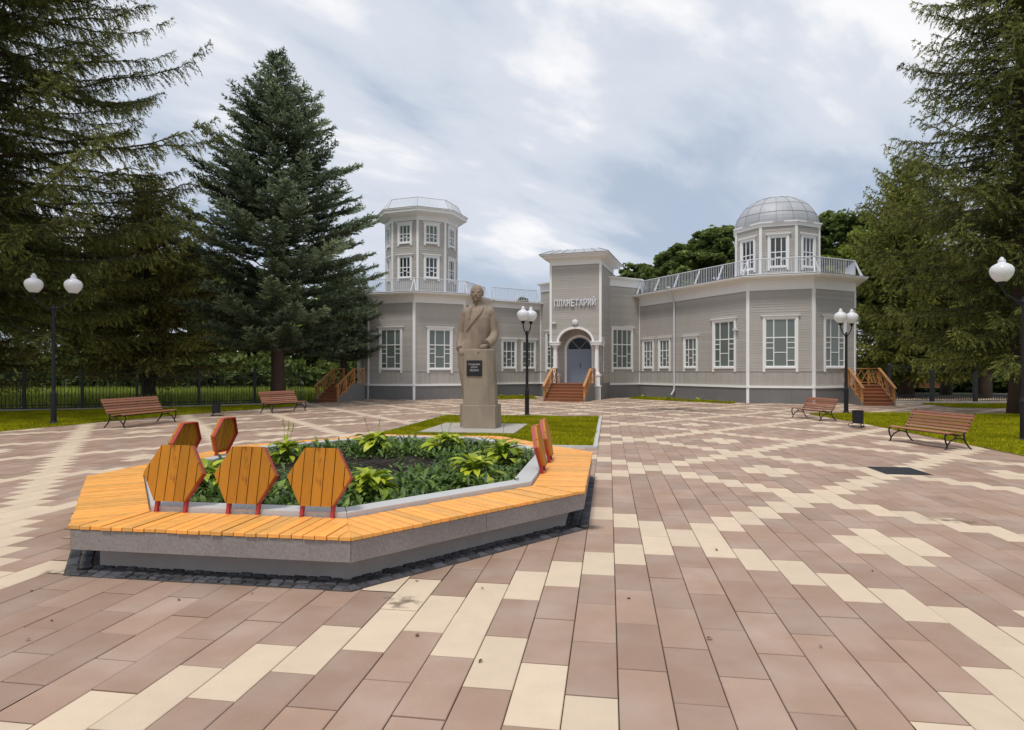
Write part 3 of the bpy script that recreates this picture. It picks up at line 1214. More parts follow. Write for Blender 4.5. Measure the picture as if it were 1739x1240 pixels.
def octagon(c, R, rot):
    return [(c[0] + R * math.cos(math.radians(rot + 45 * k)), c[1] + R * math.sin(math.radians(rot + 45 * k))) for k in range(8)]


Z_BAND, Z_SILL = .89, 1.74


def storey(poly_edges, zf, wins):
    """ground storey walls: plinth, band, upright boards, sill rail, clapboards up to zf"""
    for idx, (p0, p1) in enumerate(poly_edges):
        w = Wall(p0, p1)
        opens = []
        for (s, z0, z1, wd, st) in wins.get(idx, []):
            opens.append(window(w, s, z0, z1, wd, st))
        boards(w, Z_SILL, zf + .05, opens)
        boards(w, Z_BAND, Z_SILL, vertical=True)
        m = MB()
        npn = max(1, int(round(w.len / 1.2)))
        for k in range(npn):
            a, c = w.len * k / npn + .003, w.len * (k + 1) / npn - .003
            m.box((a, -.03, -.06), (c, .02, Z_BAND - .06), w.mat(0, 0), rng.random())
        m.build('plinth', M['plinth'], bld)
        m = MB()
        m.box((-.03, -.075, Z_BAND - .06), (w.len + .03, .02, Z_BAND + .055), w.mat(0, 0))
        m.build('band', M['white'], bld)
        m = MB()
        m.box((-.01, -.035, Z_SILL - .02), (w.len + .01, .01, Z_SILL + .035), w.mat(0, 0))
        m.build('sill_rail', M['siding'], bld)


def railing(pts, z0, h, lean=0.0, closed=False, pitch=.135, brace=True, name='roof_railing'):
    """roof railing: rails, balusters joined per run, slanting brackets every two metres"""
    n = len(pts)
    top = offset_poly(pts, -lean, closed)
    for i in range(n if closed else n - 1):
        j = (i + 1) % n
        a, c = V2(pts[i]), V2(pts[j])
        at, ct = top[i], top[j]
        r = MB()
        r.tube([(a.x, a.y, z0 + .08), (c.x, c.y, z0 + .08)], .022, 6)
        r.tube([(at.x, at.y, z0 + h), (ct.x, ct.y, z0 + h)], .027, 6)
        ro = r.build(name, M['offwhite'], bld)
        bm_ = MB()
        Ln = (c - a).length
        k_ = max(2, int(Ln / pitch))
        for k in range(k_ + 1):
            t = k / k_
            p, q = a.lerp(c, t), at.lerp(ct, t)
            bm_.tube([(p.x, p.y, z0 + .06), (q.x, q.y, z0 + h)], .015 if k % 9 and name != 'tower_railing' else .021, 4)
        bm_.build('balusters', M['offwhite'], ro, kind='stuff')
        if brace:
            d = (c - a).normalized()
            nn = Vector((d.y, -d.x))
            nb_ = max(1, int(Ln / 1.7))
            for k in range(nb_ + 1):
                p = a.lerp(c, k / nb_)
                br = MB()
                ang = math.atan2(d.y, d.x)
                R = Matrix.Translation((p.x, p.y, z0)) @ Matrix.Rotation(ang, 4, 'Z')
                vs_ = [(-.03, -.42, 0), (.03, -.42, 0), (.03, -.32, 0), (-.03, -.32, 0), (-.03, -.02, h * .95), (.03, -.02, h * .95), (.03, .04, h * .95), (-.03, .04, h * .95)]
                br.mesh([R @ Vector(v) for v in vs_], [(0, 3, 2, 1), (4, 5, 6, 7), (0, 1, 5, 4), (1, 2, 6, 5), (2, 3, 7, 6), (3, 0, 4, 7)])
                br.build('bracket', M['offwhite'], ro)


def cornice_profile(zf, ztop, ov, fr):
    """frieze board, soffit, fascia, eaves"""
    return [(.02, zf - .02), (.055, zf - .02), (.055, zf + .04), (.04, zf + .04), (.04, zf + fr), (.10, zf + fr + .04), (.12, zf + fr + .10), (ov - .05, zf + fr + .12), (ov - .05, ztop - .10),
            (ov, ztop - .07), (ov, ztop - .012)]


# ---- right wing with the dome drum
CR = (15.68, 37.6)
RO = octagon(CR, 4.25, 3)                      # k*45+3 degrees
R1, R2, R3, R4, R5 = RO[5], RO[6], RO[7], RO[0], RO[1]
IR = (8.64, 42.9)
RW = [IR, R1, R2, R3, R4, R5, (13.6, 47.0)]
ZF_R, ZT_R = 6.11, 6.86
wr = Wall(IR, R1)
storey([(IR, R1), (R1, R2), (R2, R3), (R3, R4), (R4, R5)], ZF_R, {
    0: [(wr.s_at(1101), 2.0, 3.72, .92, 'B'), (wr.s_at(1128.5), 2.0, 3.72, .92, 'B'), (wr.s_at(1173), 2.0, 3.72, .98, 'B'), (wr.s_at(1230), 1.98, 4.55, 1.52, 'A')],
    1: [(Wall(R1, R2).len * .5, 1.98, 4.55, 1.50, 'A')], 2: [(Wall(R2, R3).len * .5, 1.98, 4.55, 1.50, 'A')]})
sweep(RW, cornice_profile(ZF_R, ZT_R, .62, .50), 'cornice', 'white')
sweep(RW, [(.63, ZT_R - .012), (.64, ZT_R + .01), (-.6, ZT_R + .07)], 'eaves_flashing', 'roof')
cap(offset_poly(RW, -.6), ZT_R + .07, 'roof_deck', 'roof')
railing([Vector(IR).lerp(Vector(R1), .02)] + [V2(p) for p in (R1, R2, R3, R4)], ZT_R + .03, .90, lean=.0)
for p, q in ((R1, RO[5]), (R2, RO[6]), (R3, RO[7]), (R4, RO[0])):
    bis = (V2(q) - V2(CR)).normalized()
    corner_trim(p, Z_BAND + .05, ZF_R, bis)
    corner_trim(p, -.05, Z_BAND - .06, bis, hw=.075)


def drum(c, R, rot, z0, zf, wins, ztop, ov):
    o = octagon(c, R, rot)
    for k in range(8):
        p0, p1 = o[k], o[(k + 1) % 8]
        w = Wall(p0, p1)
        opens = []
        for (a, e, wd, gl) in wins:
            opens.append(window(w, w.len / 2, a, e, wd, 'T', gl, legs=.22))
        boards(w, z0, zf + .05, opens)
        bis = (V2(p0) - V2(c)).normalized()
        corner_trim(p0, z0, zf, bis, hw=.075)
    return o


DR = drum(CR, 2.42, 3, 6.8, 9.98, [(7.62, 9.25, .86, 'glassd')], 10.1, .2)
sweep(DR, [(.02, 9.86), (.06, 9.86), (.06, 10.02), (.14, 10.06), (.14, 10.13)], 'drum_cornice', 'white')
# dome of standing-seam panels
dome = MB()
DOME_R, DOME_H, DZ = 2.34, 1.88, 10.13
NG, NRW = 16, 4


def dome_pt(r, a, el, f=1.0):
    return Vector((CR[0] + r * f * math.cos(el) * math.cos(a), CR[1] + r * f * math.cos(el) * math.sin(a), DZ + DOME_H * f * math.sin(el)))


el_e = [0, .33, .68, 1.06, 1.5]
sm = MB()
for gk in range(NG):
    a = 2 * math.pi * gk / NG
    sm.tube([dome_pt(DOME_R, a, e_ * 1.5 / 10, 1.006) for e_ in range(11)], .011, 4)
for e_ in el_e[1:4]:
    sm.tube([dome_pt(DOME_R, 2 * math.pi * k / 48, e_, 1.005) for k in range(49)], .008, 4)
do = sm.build('dome', M['seam'], bld)
for gk in range(NG):
    for rk in range(NRW):
        m = MB()
        t = rng.random()
        for i in range(3):
            for j in range(3):
                a0, a1 = 2 * math.pi * (gk + i / 3) / NG, 2 * math.pi * (gk + (i + 1) / 3) / NG
                e0, e1 = el_e[rk] + (el_e[rk + 1] - el_e[rk]) * j / 3, el_e[rk] + (el_e[rk + 1] - el_e[rk]) * (j + 1) / 3
                m.poly([dome_pt(DOME_R, a0, e0), dome_pt(DOME_R, a1, e0), dome_pt(DOME_R, a1, e1), dome_pt(DOME_R, a0, e1)], t)
        m.build('dome_panel', M['roof'], do, smooth=True)
m = MB()
m.lathe([(.22, 0), (.16, .05), (.03, .09)], (CR[0], CR[1], DZ + DOME_H * math.sin(1.5) - .01), 12)
m.lathe([(DOME_R + .06, -.05), (DOME_R + .06, .0), (DOME_R - .02, .03)], (CR[0], CR[1], DZ), 48)
m.build('dome_cap', M['roof'], do)

# ---- left wing with the octagonal tower
CLF = (-6.08, 42.6)
LO = octagon(CLF, 4.25, 2)
ZF_L, ZT_L = 5.93, 6.52
edgesL = [(LO[k], LO[(k + 1) % 8]) for k in (3, 4, 5, 6, 7)]      # L0.. L4, left to right seen from outside
wl_ = Wall(LO[4], LO[5])
storey(edgesL, ZF_L, {
    0: [], 1: [(wl_.len * .5, 1.90, 4.28, 1.20, 'A')], 2: [(wl_.len * .5, 1.90, 4.28, 1.38, 'A')], 3: [(wl_.len * .5, 1.90, 4.28, 1.38, 'A')], 4: []})
for k in (4, 5, 6, 7, 0):
    bis = (V2(LO[k]) - V2(CLF)).normalized()
    corner_trim(LO[k], Z_BAND + .05, ZF_L, bis)
    corner_trim(LO[k], -.05, Z_BAND - .06, bis, hw=.075)
sweep(LO, cornice_profile(ZF_L, ZT_L, .58, .36), 'cornice', 'white')
sweep(LO, [(.59, ZT_L - .012), (.60, ZT_L + .01), (-.6, ZT_L + .07)], 'eaves_flashing', 'roof')
cap(offset_poly(LO, -.6), ZT_L + .07, 'roof_deck', 'roof')
railing([V2(LO[k]) for k in (3, 4, 5, 6, 7, 0)], ZT_L + .03, .85)
TWR = drum(CLF, 2.40, 2, 6.5, 11.36, [(7.75, 9.02, .78, 'glassd'), (9.98, 11.08, .78, 'glass')], 12, .6)
sweep(TWR, [(.02, 11.34), (.06, 11.34), (.06, 11.62), (.16, 11.68), (.60, 11.80), (.60, 11.94), (.66, 11.98), (.66, 12.03)], 'tower_cornice', 'white')
sweep(TWR, [(.67, 12.03), (.68, 12.05), (.2, 12.2), (-.6, 12.26)], 'tower_roof_edge', 'roof')
cap(offset_poly(TWR, -.6), 12.26, 'tower_roof', 'roof')
railing([V2(p) for p in offset_poly(TWR, .34)], 12.08, .72, lean=.32, closed=True, pitch=.125, brace=False, name='tower_railing')

# ---- connecting block on the left
IL = (2.05, 45.1)
LB = [LO[0], IL, (3.4, 49.5), (-3.0, 48.0)]
wc = Wall(LO[0], IL)
ZF_C, ZT_C = 6.10, 6.58
storey([(LO[0], IL)], ZF_C, {0: [(wc.s_at(864.5), 2.0, 3.80, .98, 'B'), (wc.s_at(897.5), 2.0, 3.80, .98, 'B')]})
sweep(LB, cornice_profile(ZF_C, ZT_C, .28, .30), 'cornice', 'white')
cap(offset_poly(LB, .28), ZT_C - .005, 'roof_deck', 'roof')
railing([V2(LO[0]).lerp(V2(IL), .12), V2(LO[0]).lerp(V2(IL), .92)], ZT_C + .02, .85)

# ---- entrance hall behind the portal
AX = Vector((.314, .949))
RX = Vector((.949, -.314))
TC_ = Vector((3.88, 38.8))


def te(r, a):
    q = TC_ + RX * r + AX * a
    return (q.x, q.y)


HL, HR = te(-1.55, 4.2), te(1.38, 3.2)
ZF_H, ZT_H = 7.36, 7.95
wh = Wall(HR, IR)
wh2 = Wall(IL, HL)
storey([(HR, IR), (IL, HL)], ZF_H, {0: [(wh.s_at(1056.5), 1.95, 4.5, 1.62, 'C')], 1: [(wh2.len * .5, 1.95, 4.4, 1.2, 'A')]})
corner_trim(IR, -.05, ZF_R, (-.3, -.95), hw=.07)
corner_trim(IL, -.05, ZF_C, (.25, -.97), hw=.07)
HP = [IL, HL, te(-1.55, 5), te(1.38, 5), HR, IR, (9.8, 47.5), (4.0, 50.0)]
HPc = [IL, HL, HR, IR, (9.8, 47.5), (4.0, 50.0)]
sweep(HPc, cornice_profile(ZF_H, ZT_H, .26, .40), 'cornice', 'white')
cap(offset_poly(HPc, .26), ZT_H - .005, 'roof_deck', 'roof')

# ---- portal tower
TLp, TRp = te(-1.55, 0), te(1.55, 0)
TLb, TRb = te(-1.55, 4.6), te(1.55, 4.6)
ZF_T, ZT_T = 8.27, 8.90
Z_PL = 1.0                     # porch floor
wf, wsr, wsl = Wall(TLp, TRp), Wall(TRp, TRb), Wall(TLb, TLp)
Z_SP, R_AR = 3.52, 1.04


def arch_open(z):
    if z <= Z_SP:
        return (-1, 10)
    h = z - Z_SP
    if h >= R_AR * .78:
        return None
    x = R_AR * math.sqrt(max(0, 1 - (h / (R_AR * .78)) ** 2))
    return (1.55 - x, 1.55 + x)


boards(wf, Z_SP, ZF_T + .05, [arch_open])


def side_arch(s0, s1, zs, rise):
    c, r = (s0 + s1) / 2, (s1 - s0) / 2

    def f(z):
        if z <= zs:
            return (s0, s1)
        h = z - zs
        if h >= rise:
            return None
        x = r * math.sqrt(1 - (h / rise) ** 2)
        return (c - x, c + x)
    return f


boards(wsr, Z_PL, ZF_T + .05, [side_arch(.28, 1.02, 3.3, .45)])
boards(wsl, Z_PL, ZF_T + .05, [side_arch(wsl.len - 1.02, wsl.len - .28, 3.3, .45)])
m = MB()
for w in (wsr, wsl):
    m.box((0, -.02, -.05), (w.len, .02, Z_PL), w.mat(0, 0))
m.build('plinth', M['plinth'], bld)
# arch trims
def arch_trim(w, c, zs, rx, rz, wd, out=.07, name='arch_trim', n=20, z_low=None):
    m = MB()
    pr = []
    for k in range(n + 1):
        a = math.pi * k / n
        pr.append((c - rx * math.cos(a), zs + rz * math.sin(a), c - (rx + wd) * math.cos(a), zs + (rz + wd) * math.sin(a)))
    for a, e in zip(pr[:-1], pr[1:]):
        q = [w.pt(a[0], out, a[1]), w.pt(e[0], out, e[1]), w.pt(e[2], out, e[3]), w.pt(a[2], out, a[3])]
        m.poly(q)
        m.poly([w.pt(a[2], out, a[3]), w.pt(e[2], out, e[3]), w.pt(e[2], 0, e[3]), w.pt(a[2], 0, a[3])])
        m.poly([w.pt(a[0], -.25, a[1]), w.pt(e[0], -.25, e[1]), w.pt(e[0], out, e[1]), w.pt(a[0], out, a[1])])
    if z_low is not None:
        for sx in (-1, 1):
            x0, x1 = sorted((c + sx * rx, c + sx * (rx + wd)))
            m.box((x0, -out, z_low), (x1, .12, zs), w.mat(0, 0))
    return m.build(name, M['white'], bld)


arch_trim(wf, 1.55, Z_SP, R_AR, R_AR * .78, .13)
arch_trim(wsr, .65, 3.3, .37, .45, .09)
for sx in (0, 1):
    m = MB()
    x0, x1 = (0, 1.55 - R_AR) if sx == 0 else (1.55 + R_AR, 3.1)
    m.box((x0 - .06, -.10, Z_SP - .18), (x1 + .06, .34, Z_SP - .04), wf.mat(0, 0))
    m.box((x0 - .10, -.14, Z_SP - .04), (x1 + .10, .38, Z_SP + .03), wf.mat(0, 0))
    m.build('impost', M['white'], bld)
for sx in (-1, 1):
    q = te(sx * 1.30, .16)
    cm = MB()
    cm.lathe([(.19, 1.55), (.19, 1.60), (.165, 1.64), (.15, 1.70), (.135, 3.16), (.16, 3.18), (.16, 3.22), (.14, 3.24), (.20, 3.30), (.20, 3.34)], (q[0], q[1], 0), 20)
    co = cm.build('column', M['white'], bld, smooth=False)
    pm = MB()
    R = Matrix.Translation((q[0], q[1], 0)) @ Matrix.Rotation(math.atan2(RX.y, RX.x), 4, 'Z')
    pm.box((-.25, -.25, -.05), (.25, .25, .80), R)
    pm.build('pedestal', M['siding'], co)
    pm = MB()
    pm.box((-.28, -.28, .80), (.28, .28, .88), R)
    pm.box((-.235, -.235, .88), (.235, .235, 1.46), R)
    pm.box((-.28, -.28, 1.46), (.28, .28, 1.55), R)
    for cx_ in (-1, 1):
        pm.box((cx_ * .255 - .02, -.262, -.05), (cx_ * .255 + .02, -.22, .80), R)
    pm.build('pedestal_cap', M['white'], co)
for p, bis in ((TLp, (-RX - AX).normalized()), (TRp, (RX - AX).normalized())):
    m = MB()
    R = Matrix.Translation((p[0], p[1], 0)) @ Matrix.Rotation(math.atan2(RX.y, RX.x), 4, 'Z')
    m.box((-.07, -.04, Z_SP), (.07, .10, ZF_T), R)
    m.build('corner_trim', M['white'], bld)
corner_trim(HR, -.05, ZF_H, (.6, -.8), hw=.06)
TP = [TLp, TRp, TRb, TLb]
sweep(TP, [(.02, ZF_T - .02), (.05, ZF_T - .02), (.05, ZF_T + .30), (.10, ZF_T + .32), (.42, ZF_T + .40), (.42, ZF_T + .50), (.58, ZF_T + .54), (.58, ZF_T + .62)], 'cornice', 'white')
m = MB()
ev = [V2(p) for p in offset_poly(TP, .60)]
rd = [V2(p) for p in offset_poly(TP, -.15)]
ze, zr = ZF_T + .615, ZF_T + .96
for i in range(4):
    j = (i + 1) % 4
    m.poly([(ev[i].x, ev[i].y, ze), (ev[j].x, ev[j].y, ze), (rd[j].x, rd[j].y, zr), (rd[i].x, rd[i].y, zr)])
m.poly([(p.x, p.y, zr) for p in rd])
po = m.build('portal_roof', M['roof'], bld)
m = MB()
for i in range(4):
    j = (i + 1) % 4
    for k in range(7):
        a, c = ev[i].lerp(ev[j], k / 6), rd[i].lerp(rd[j], k / 6)
        m.tube([(a.x, a.y, ze + .02), (c.x, c.y, zr + .02)], .014, 4)
    m.tube([(ev[i].x, ev[i].y, ze), (ev[j].x, ev[j].y, ze)], .018, 4)
m.build('seams', M['seam'], po, kind='stuff')
# porch floor, ceiling and back wall with the door
DA = 1.12
wd_ = Wall(te(-1.53, DA), te(1.53, DA))
DC, D_W, D_SP, D_R = 1.53, .80, 3.08, .80


def door_open(z):
    if z <= D_SP:
        return (DC - D_W, DC + D_W)
    h = z - D_SP
    if h >= D_R:
        return None
    x = D_R * math.sqrt(1 - (h / D_R) ** 2)
    return (DC - x, DC + x)


boards(wd_, Z_PL, 4.5, [door_open])
m = MB()
fl = [te(-1.53, -.02), te(1.53, -.02), te(1.53, DA + .3), te(-1.53, DA + .3)]
m.prism(fl, Z_PL - .08, Z_PL)
m.build('porch_floor', M['stair'], bld)
m = MB()
m.poly([(*te(-1.53, .01), 4.42), (*te(-1.53, DA), 4.42), (*te(1.53, DA), 4.42), (*te(1.53, .01), 4.42)])
m.build('porch_ceiling', M['white'], bld)
arch_trim(wd_, DC, D_SP, D_W, D_R, .13, .05, 'door_casing', z_low=Z_PL)
Md = wd_.mat(DC, 0)
m = MB()
m.box((-.80, .06, 3.02), (.80, .16, 3.12), Md)
# fan light bars
for a in (50, 130):
    x, z = math.cos(math.radians(a)), math.sin(math.radians(a))
    m.tube([Md @ Vector((0, .09, D_SP + .05)), Md @ Vector((x * .78, .09, D_SP + z * .78))], .026, 5)
n = 18
for k in range(n):
    a0, a1 = math.pi * k / n, math.pi * (k + 1) / n
    q = [(.80 * math.cos(a0), .80 * math.sin(a0)), (.80 * math.cos(a1), .80 * math.sin(a1)), (.735 * math.cos(a1), .735 * math.sin(a1)), (.735 * math.cos(a0), .735 * math.sin(a0))]
    m.poly([Md @ Vector((x, .06, D_SP + z)) for x, z in q])
do_ = m.build('door', M['door'], bld)
for sx in (-1, 1):
    lf = MB()
    x0, x1 = sorted((sx * .004, sx * .795))
    lf.box((x0, .09, Z_PL + .01), (x1, .14, 3.02), Md)
    for (z0, z1) in ((Z_PL + .16, 1.95), (2.08, 2.90)):
        for (a, c, e, f) in ((x0 + .12, z0, x1 - .12, z0 + .025), (x0 + .12, z1 - .025, x1 - .12, z1), (x0 + .12, z0, x0 + .145, z1), (x1 - .145, z0, x1 - .12, z1)):
            lf.box((a, .078, c), (e, .092, f), Md)
    lo_ = lf.build('door_leaf', M['door'], do_)
hm = MB()
hm.tube([Md @ Vector((.06, .07, 1.95)), Md @ Vector((.06, .035, 1.99)), Md @ Vector((.06, .035, 2.22)), Md @ Vector((.06, .07, 2.26))], .014, 6)
hm.build('handle', M['iron'], do_)
g_ = MB()
pts = [(.74 * math.cos(math.pi * k / 16), .74 * math.sin(math.pi * k / 16)) for k in range(17)]
g_.poly([Md @ Vector((x, .12, D_SP + .04 + z)) for x, z in pts])
M['fan'] = mat('fanlight_glass', (.012, .012, .016), .12, spec=.25)
g_.build('fanlight_glass', M['fan'], do_)
m = MB()
m.box((DC + 1.03, -.02, 2.25), (DC + 1.38, .01, 2.62), wd_.mat(0, 0))
m.build('notice_plate', M['offwhite'], bld)
m = MB()
for k in range(4):
    m.box((DC + 1.07, -.024, 2.32 + k * .075), (DC + 1.34, -.019, 2.345 + k * .075), wd_.mat(0, 0))
m.build('notice_lines', M['seam'], bld)
# round lamp and camera over the arch
m = MB()
lc = wf.pt(1.55, .10, 4.72)
m.mesh(*(lambda R, n=14, k=8: ([Vector((lc.x, lc.y, lc.z)) + Vector((wf.t.x, wf.t.y, 0)) * (R * math.cos(j * math.pi / k - math.pi / 2) * math.cos(2 * math.pi * i / n)) + Vector((0, 0, 1)) * (R * math.cos(j * math.pi / k - math.pi / 2) * math.sin(2 * math.pi * i / n)) + Vector((wf.n.x, wf.n.y, 0)) * (R * .5 * math.sin(j * math.pi / k - math.pi / 2)) for j in range(k + 1) for i in range(n)],
                               [(j * n + i, j * n + (i + 1) % n, (j + 1) * n + (i + 1) % n, (j + 1) * n + i) for j in range(k) for i in range(n)]))(.19))
m.build('round_wall_lamp', M['globe'], bld, smooth=True)


def cctv(w, s, z):
    m = MB()
    m.box((-.03, -.06, z - .04), (.03, 0, z + .04), w.mat(s, 0))
    m.box((-.14, -.16, z - .06), (.14, -.05, z + .05), w.mat(s, 0))
    m.build('camera', M['offwhite'], bld)


cctv(wf, .22, 4.72)
cctv(wr, wr.len - .8, 4.05)
cctv(Wall(LO[5], LO[6]), .55, 4.05)
# lettering, one mesh for each letter
sign = MB()
sign.box((.22, -.045, 5.78), (2.88, -.02, 5.81), wf.mat(0, 0))
sign.box((.22, -.045, 6.05), (2.88, -.02, 6.08), wf.mat(0, 0))
so = sign.build('sign', M['offwhite'], bld)


def text_mesh(ch, size, depth, bold=0.0):
    cu = bpy.data.curves.new('lettering', 'FONT')
    cu.body = ch
    cu.size = size
    cu.extrude = depth
    cu.offset = bold
    cu.align_x = 'CENTER'
    ob = bpy.data.objects.new('lettering', cu)
    COL.objects.link(ob)
    dg = bpy.context.evaluated_depsgraph_get()
    dg.update()
    me = bpy.data.meshes.new_from_object(ob.evaluated_get(dg))
    bpy.data.objects.remove(ob)
    bpy.data.curves.remove(cu)
    return me


word = 'ПЛАНЕТАРИЙ'
for k, ch in enumerate(word):
    me = text_mesh(ch, .60, .035, .014)
    xs = [v.co.x for v in me.vertices]
    wdt = max(xs) - min(xs)
    cx_ = (max(xs) + min(xs)) / 2
    zs_ = [v.co.y for v in me.vertices]
    fx = .21 / max(.01, wdt)
    T = wf.mat(.355 + k * .262, 5.71) @ Matrix.Translation((0, -.085, 0)) @ Matrix.Rotation(math.radians(90), 4, 'X') @ Matrix.Diagonal((fx, 1, 1, 1)) @ Matrix.Translation((-cx_, 0, 0))
    me.transform(T)
    lt = link('letter', me, M['letter'], so)

# downpipes
def downpipe(w, s, z1, z0=.25, ov=.62):
    m = MB()
    m.tube([w.pt(s + .0, ov * .92, z1), w.pt(s, ov * .8, z1 - .18), w.pt(s + .0, .14, z1 - .75), w.pt(s, .10, z1 - .95), w.pt(s, .10, .62), w.pt(s, .14, .5), w.pt(s - .05, .30, z0)], .055, 8)
    m.lathe([(.06, 0), (.13, .12), (.13, .2)], w.pt(s, ov * .92, z1 - .02), 10)
    m.build('downpipe', M['offwhite'], bld)


downpipe(wr, wr.s_at(1147), ZT_R - .05)

# ------------------------------------------------------------------ wooden stairs
def stairs(name, label, foot, ang, width, n, rise, run, land, base_skirt=True):
    """flight climbing along local +y from the foot; landing of depth land; rails with crossed braces"""
    e = tag(empty(name, (foot[0], foot[1], 0), ang), label, 'stairs', 'wooden entrance stairs')
    hw = width / 2
    H = n * rise
    for k in range(n):
        m = MB()
        m.box((-hw, k * run - .03, (k + 1) * rise - .045), (hw, (k + 1) * run, (k + 1) * rise), None, rng.random())
        if k == n - 1:
            m.box((-hw, (k + 1) * run, (k + 1) * rise - .045), (hw, (k + 1) * run + land, (k + 1) * rise), None, rng.random())
        m.build('tread', M['stair'], e, world_coords=False)
        m = MB()
        m.box((-hw + .02, k * run, k * rise - (.05 if k == 0 else .0)), (hw - .02, k * run + .03, (k + 1) * rise - .046), None, rng.random())
        m.build('riser', M['stair'], e, world_coords=False)
    for sx in (-1, 1):
        x = sx * (hw + .02)
        m = MB()
        t_ = .03
        vs_ = []
        for xx in (x - t_, x + t_):
            vs_ += [(xx, -.05, -.05), (xx, -.05, rise + .02), (xx, n * run, H + .03), (xx, n * run + land, H + .03), (xx, n * run + land, -.05)]
        m.mesh(vs_, [(0, 1, 2, 3, 4), (9, 8, 7, 6, 5), (0, 5, 6, 1), (1, 6, 7, 2), (2, 7, 8, 3), (3, 8, 9, 4)])
        m.build('stringer', M['plinth'], e, world_coords=False)

        def zl(y):
            return min(H, max(0, (y + .1) / run * rise)) if y < n * run else H
        rh = .88
        ys = [.06, n * run * .5, n * run + .04, n * run + land - .08]
        for y in ys:
            m = MB()
            m.box((x - .05, y - .05, zl(y) - .1), (x + .05, y + .05, zl(y) + rh - .02), None, rng.random())
            m.build('post', M['rail'], e, world_coords=False)

        def bar(y0, z0, y1, z1, th, wd, nm):
            m = MB()
            d = Vector((0, y1 - y0, z1 - z0))
            L = d.length
            R = Matrix.Translation((x, y0, z0)) @ Matrix.Rotation(math.atan2(z1 - z0, y1 - y0), 4, 'X')
            m.box((-wd, 0, -th), (wd, L, th), R, rng.random())
            m.build(nm, M['rail'], e, world_coords=False)
        bar(-.12, zl(.06) + rh - .10, ys[2], H + rh, .025, .065, 'handrail')
        bar(ys[2], H + rh, ys[3] + .1, H + rh, .025, .065, 'handrail')
        bar(.06, zl(.06) + .12, ys[2], H + .12, .022, .03, 'bottom_rail')
        bar(ys[2], H + .12, ys[3], H + .12, .022, .03, 'bottom_rail')
        for y0, y1 in zip(ys[:-1], ys[1:]):
            seg = 2 if y1 - y0 < 1.2 else 3
            for q in range(seg):
                a, c = y0 + (y1 - y0) * q / seg + .03, y0 + (y1 - y0) * (q + 1) / seg - .03
                bar(a, zl(a) + .14, c, zl(c) + rh - .1, .018, .016, 'cross_brace')
                bar(a, zl(a) + rh - .1, c, zl(c) + .14, .018, .014, 'cross_brace')
    return e


fc = te(.02, -3.05)
stairs('wooden_stairs', 'brown wooden stairs climbing to the blue entrance doors', fc, math.atan2(RX.y, RX.x), 2.30, 6, .1667, .30, 1.22)
st = stairs('wooden_stairs', 'wooden stairs with orange handrails at the right end of the building', (18.35, 31.7), math.radians(-9), 1.45, 6, .1667, .30, 1.5)
# end rail across the landing of the right hand stairs
for (z, nm) in ((1.0 + .88, 'handrail'), (1.12, 'bottom_rail')):
    m = MB()
    m.box((-.75, 3.18, z - .025), (.75, 3.24, z + .025), None, .5)
    m.build(nm, M['rail'], st, world_coords=False)
for q in range(4):
    for s_ in (0, 1):
        x0, x1 = -.72 + q * .36, -.72 + (q + 1) * .36
        za, zb = (1.14, 1.8) if s_ else (1.8, 1.14)
        m = MB()
        m.tube([(x0, 3.2 + .02 * s_, za), (x1, 3.2 + .02 * s_, zb)], .02, 4)
        m.build('cross_brace', M['rail'], st, world_coords=False)
stairs('wooden_stairs', 'wooden stairs with orange handrails at the left end below the spruce', (-10.4, 35.5), math.radians(-15), 1.3, 6, .1667, .30, 1.3)

# planting strips against the walls
def strip(poly, label):
    return lawn('lawn', poly, label, 6000, hgt=(.04, .11), wd=.02)


strip([(7.3, 39.6), (8.3, 42.0), (12.2, 34.4), (11.7, 33.9), (9.6, 36.6)], 'grass strip along the right wing wall')
strip([(-3.2, 38.9), (-2.2, 39.4), (-1.2, 42.3), (1.3, 43.9), (1.6, 39.4)], 'grass strip along the left connecting wall')
for k, (x, y) in enumerate(((8.35, 40.2), (9.45, 38.2), (10.6, 36.1), (-.6, 40.7), (.6, 41.3))):
    m = MB()
    for q in range(26):
        az, el = rng.uniform(0, 6.28), rng.uniform(.3, 1.4)
        add_leaf(m, Matrix.Translation((x, y, .03)) @ Matrix.Rotation(az, 4, 'Z') @ Matrix.Rotation(-el, 4, 'Y'), rng.uniform(.2, .36), .06, 1.0, rng.random(), 3)
    o = m.build('small_plant', M['hosta'], None)
    tag(o, ['first', 'second', 'third', 'fourth', 'fifth'][k] + ' small leafy plant in the grass strip ' + ('of the right wing counted from the entrance' if k < 3 else 'left of the entrance stairs'), 'plant', 'small plants along the walls')
# ------------------------------------------------------------------ statue
def remesh(name, parts_mb, voxel, material, parent, smooth_it=2):
    me = bpy.data.meshes.new(name)
    me.from_pydata(parts_mb.v, [], parts_mb.f)
    me.update()
    ob = bpy.data.objects.new(name, me)
    COL.objects.link(ob)
    md = ob.modifiers.new('r', 'REMESH')
    md.mode = 'VOXEL'
    md.voxel_size = voxel
    md.use_smooth_shade = True
    if smooth_it:
        ms = ob.modifiers.new('s', 'SMOOTH')
        ms.factor = .5
        ms.iterations = smooth_it
    dg = bpy.context.evaluated_depsgraph_get()
    dg.update()
    me2 = bpy.data.meshes.new_from_object(ob.evaluated_get(dg))
    bpy.data.objects.remove(ob)
    me2.name = name
    return link(name, me2, material, parent, world_coords=False)


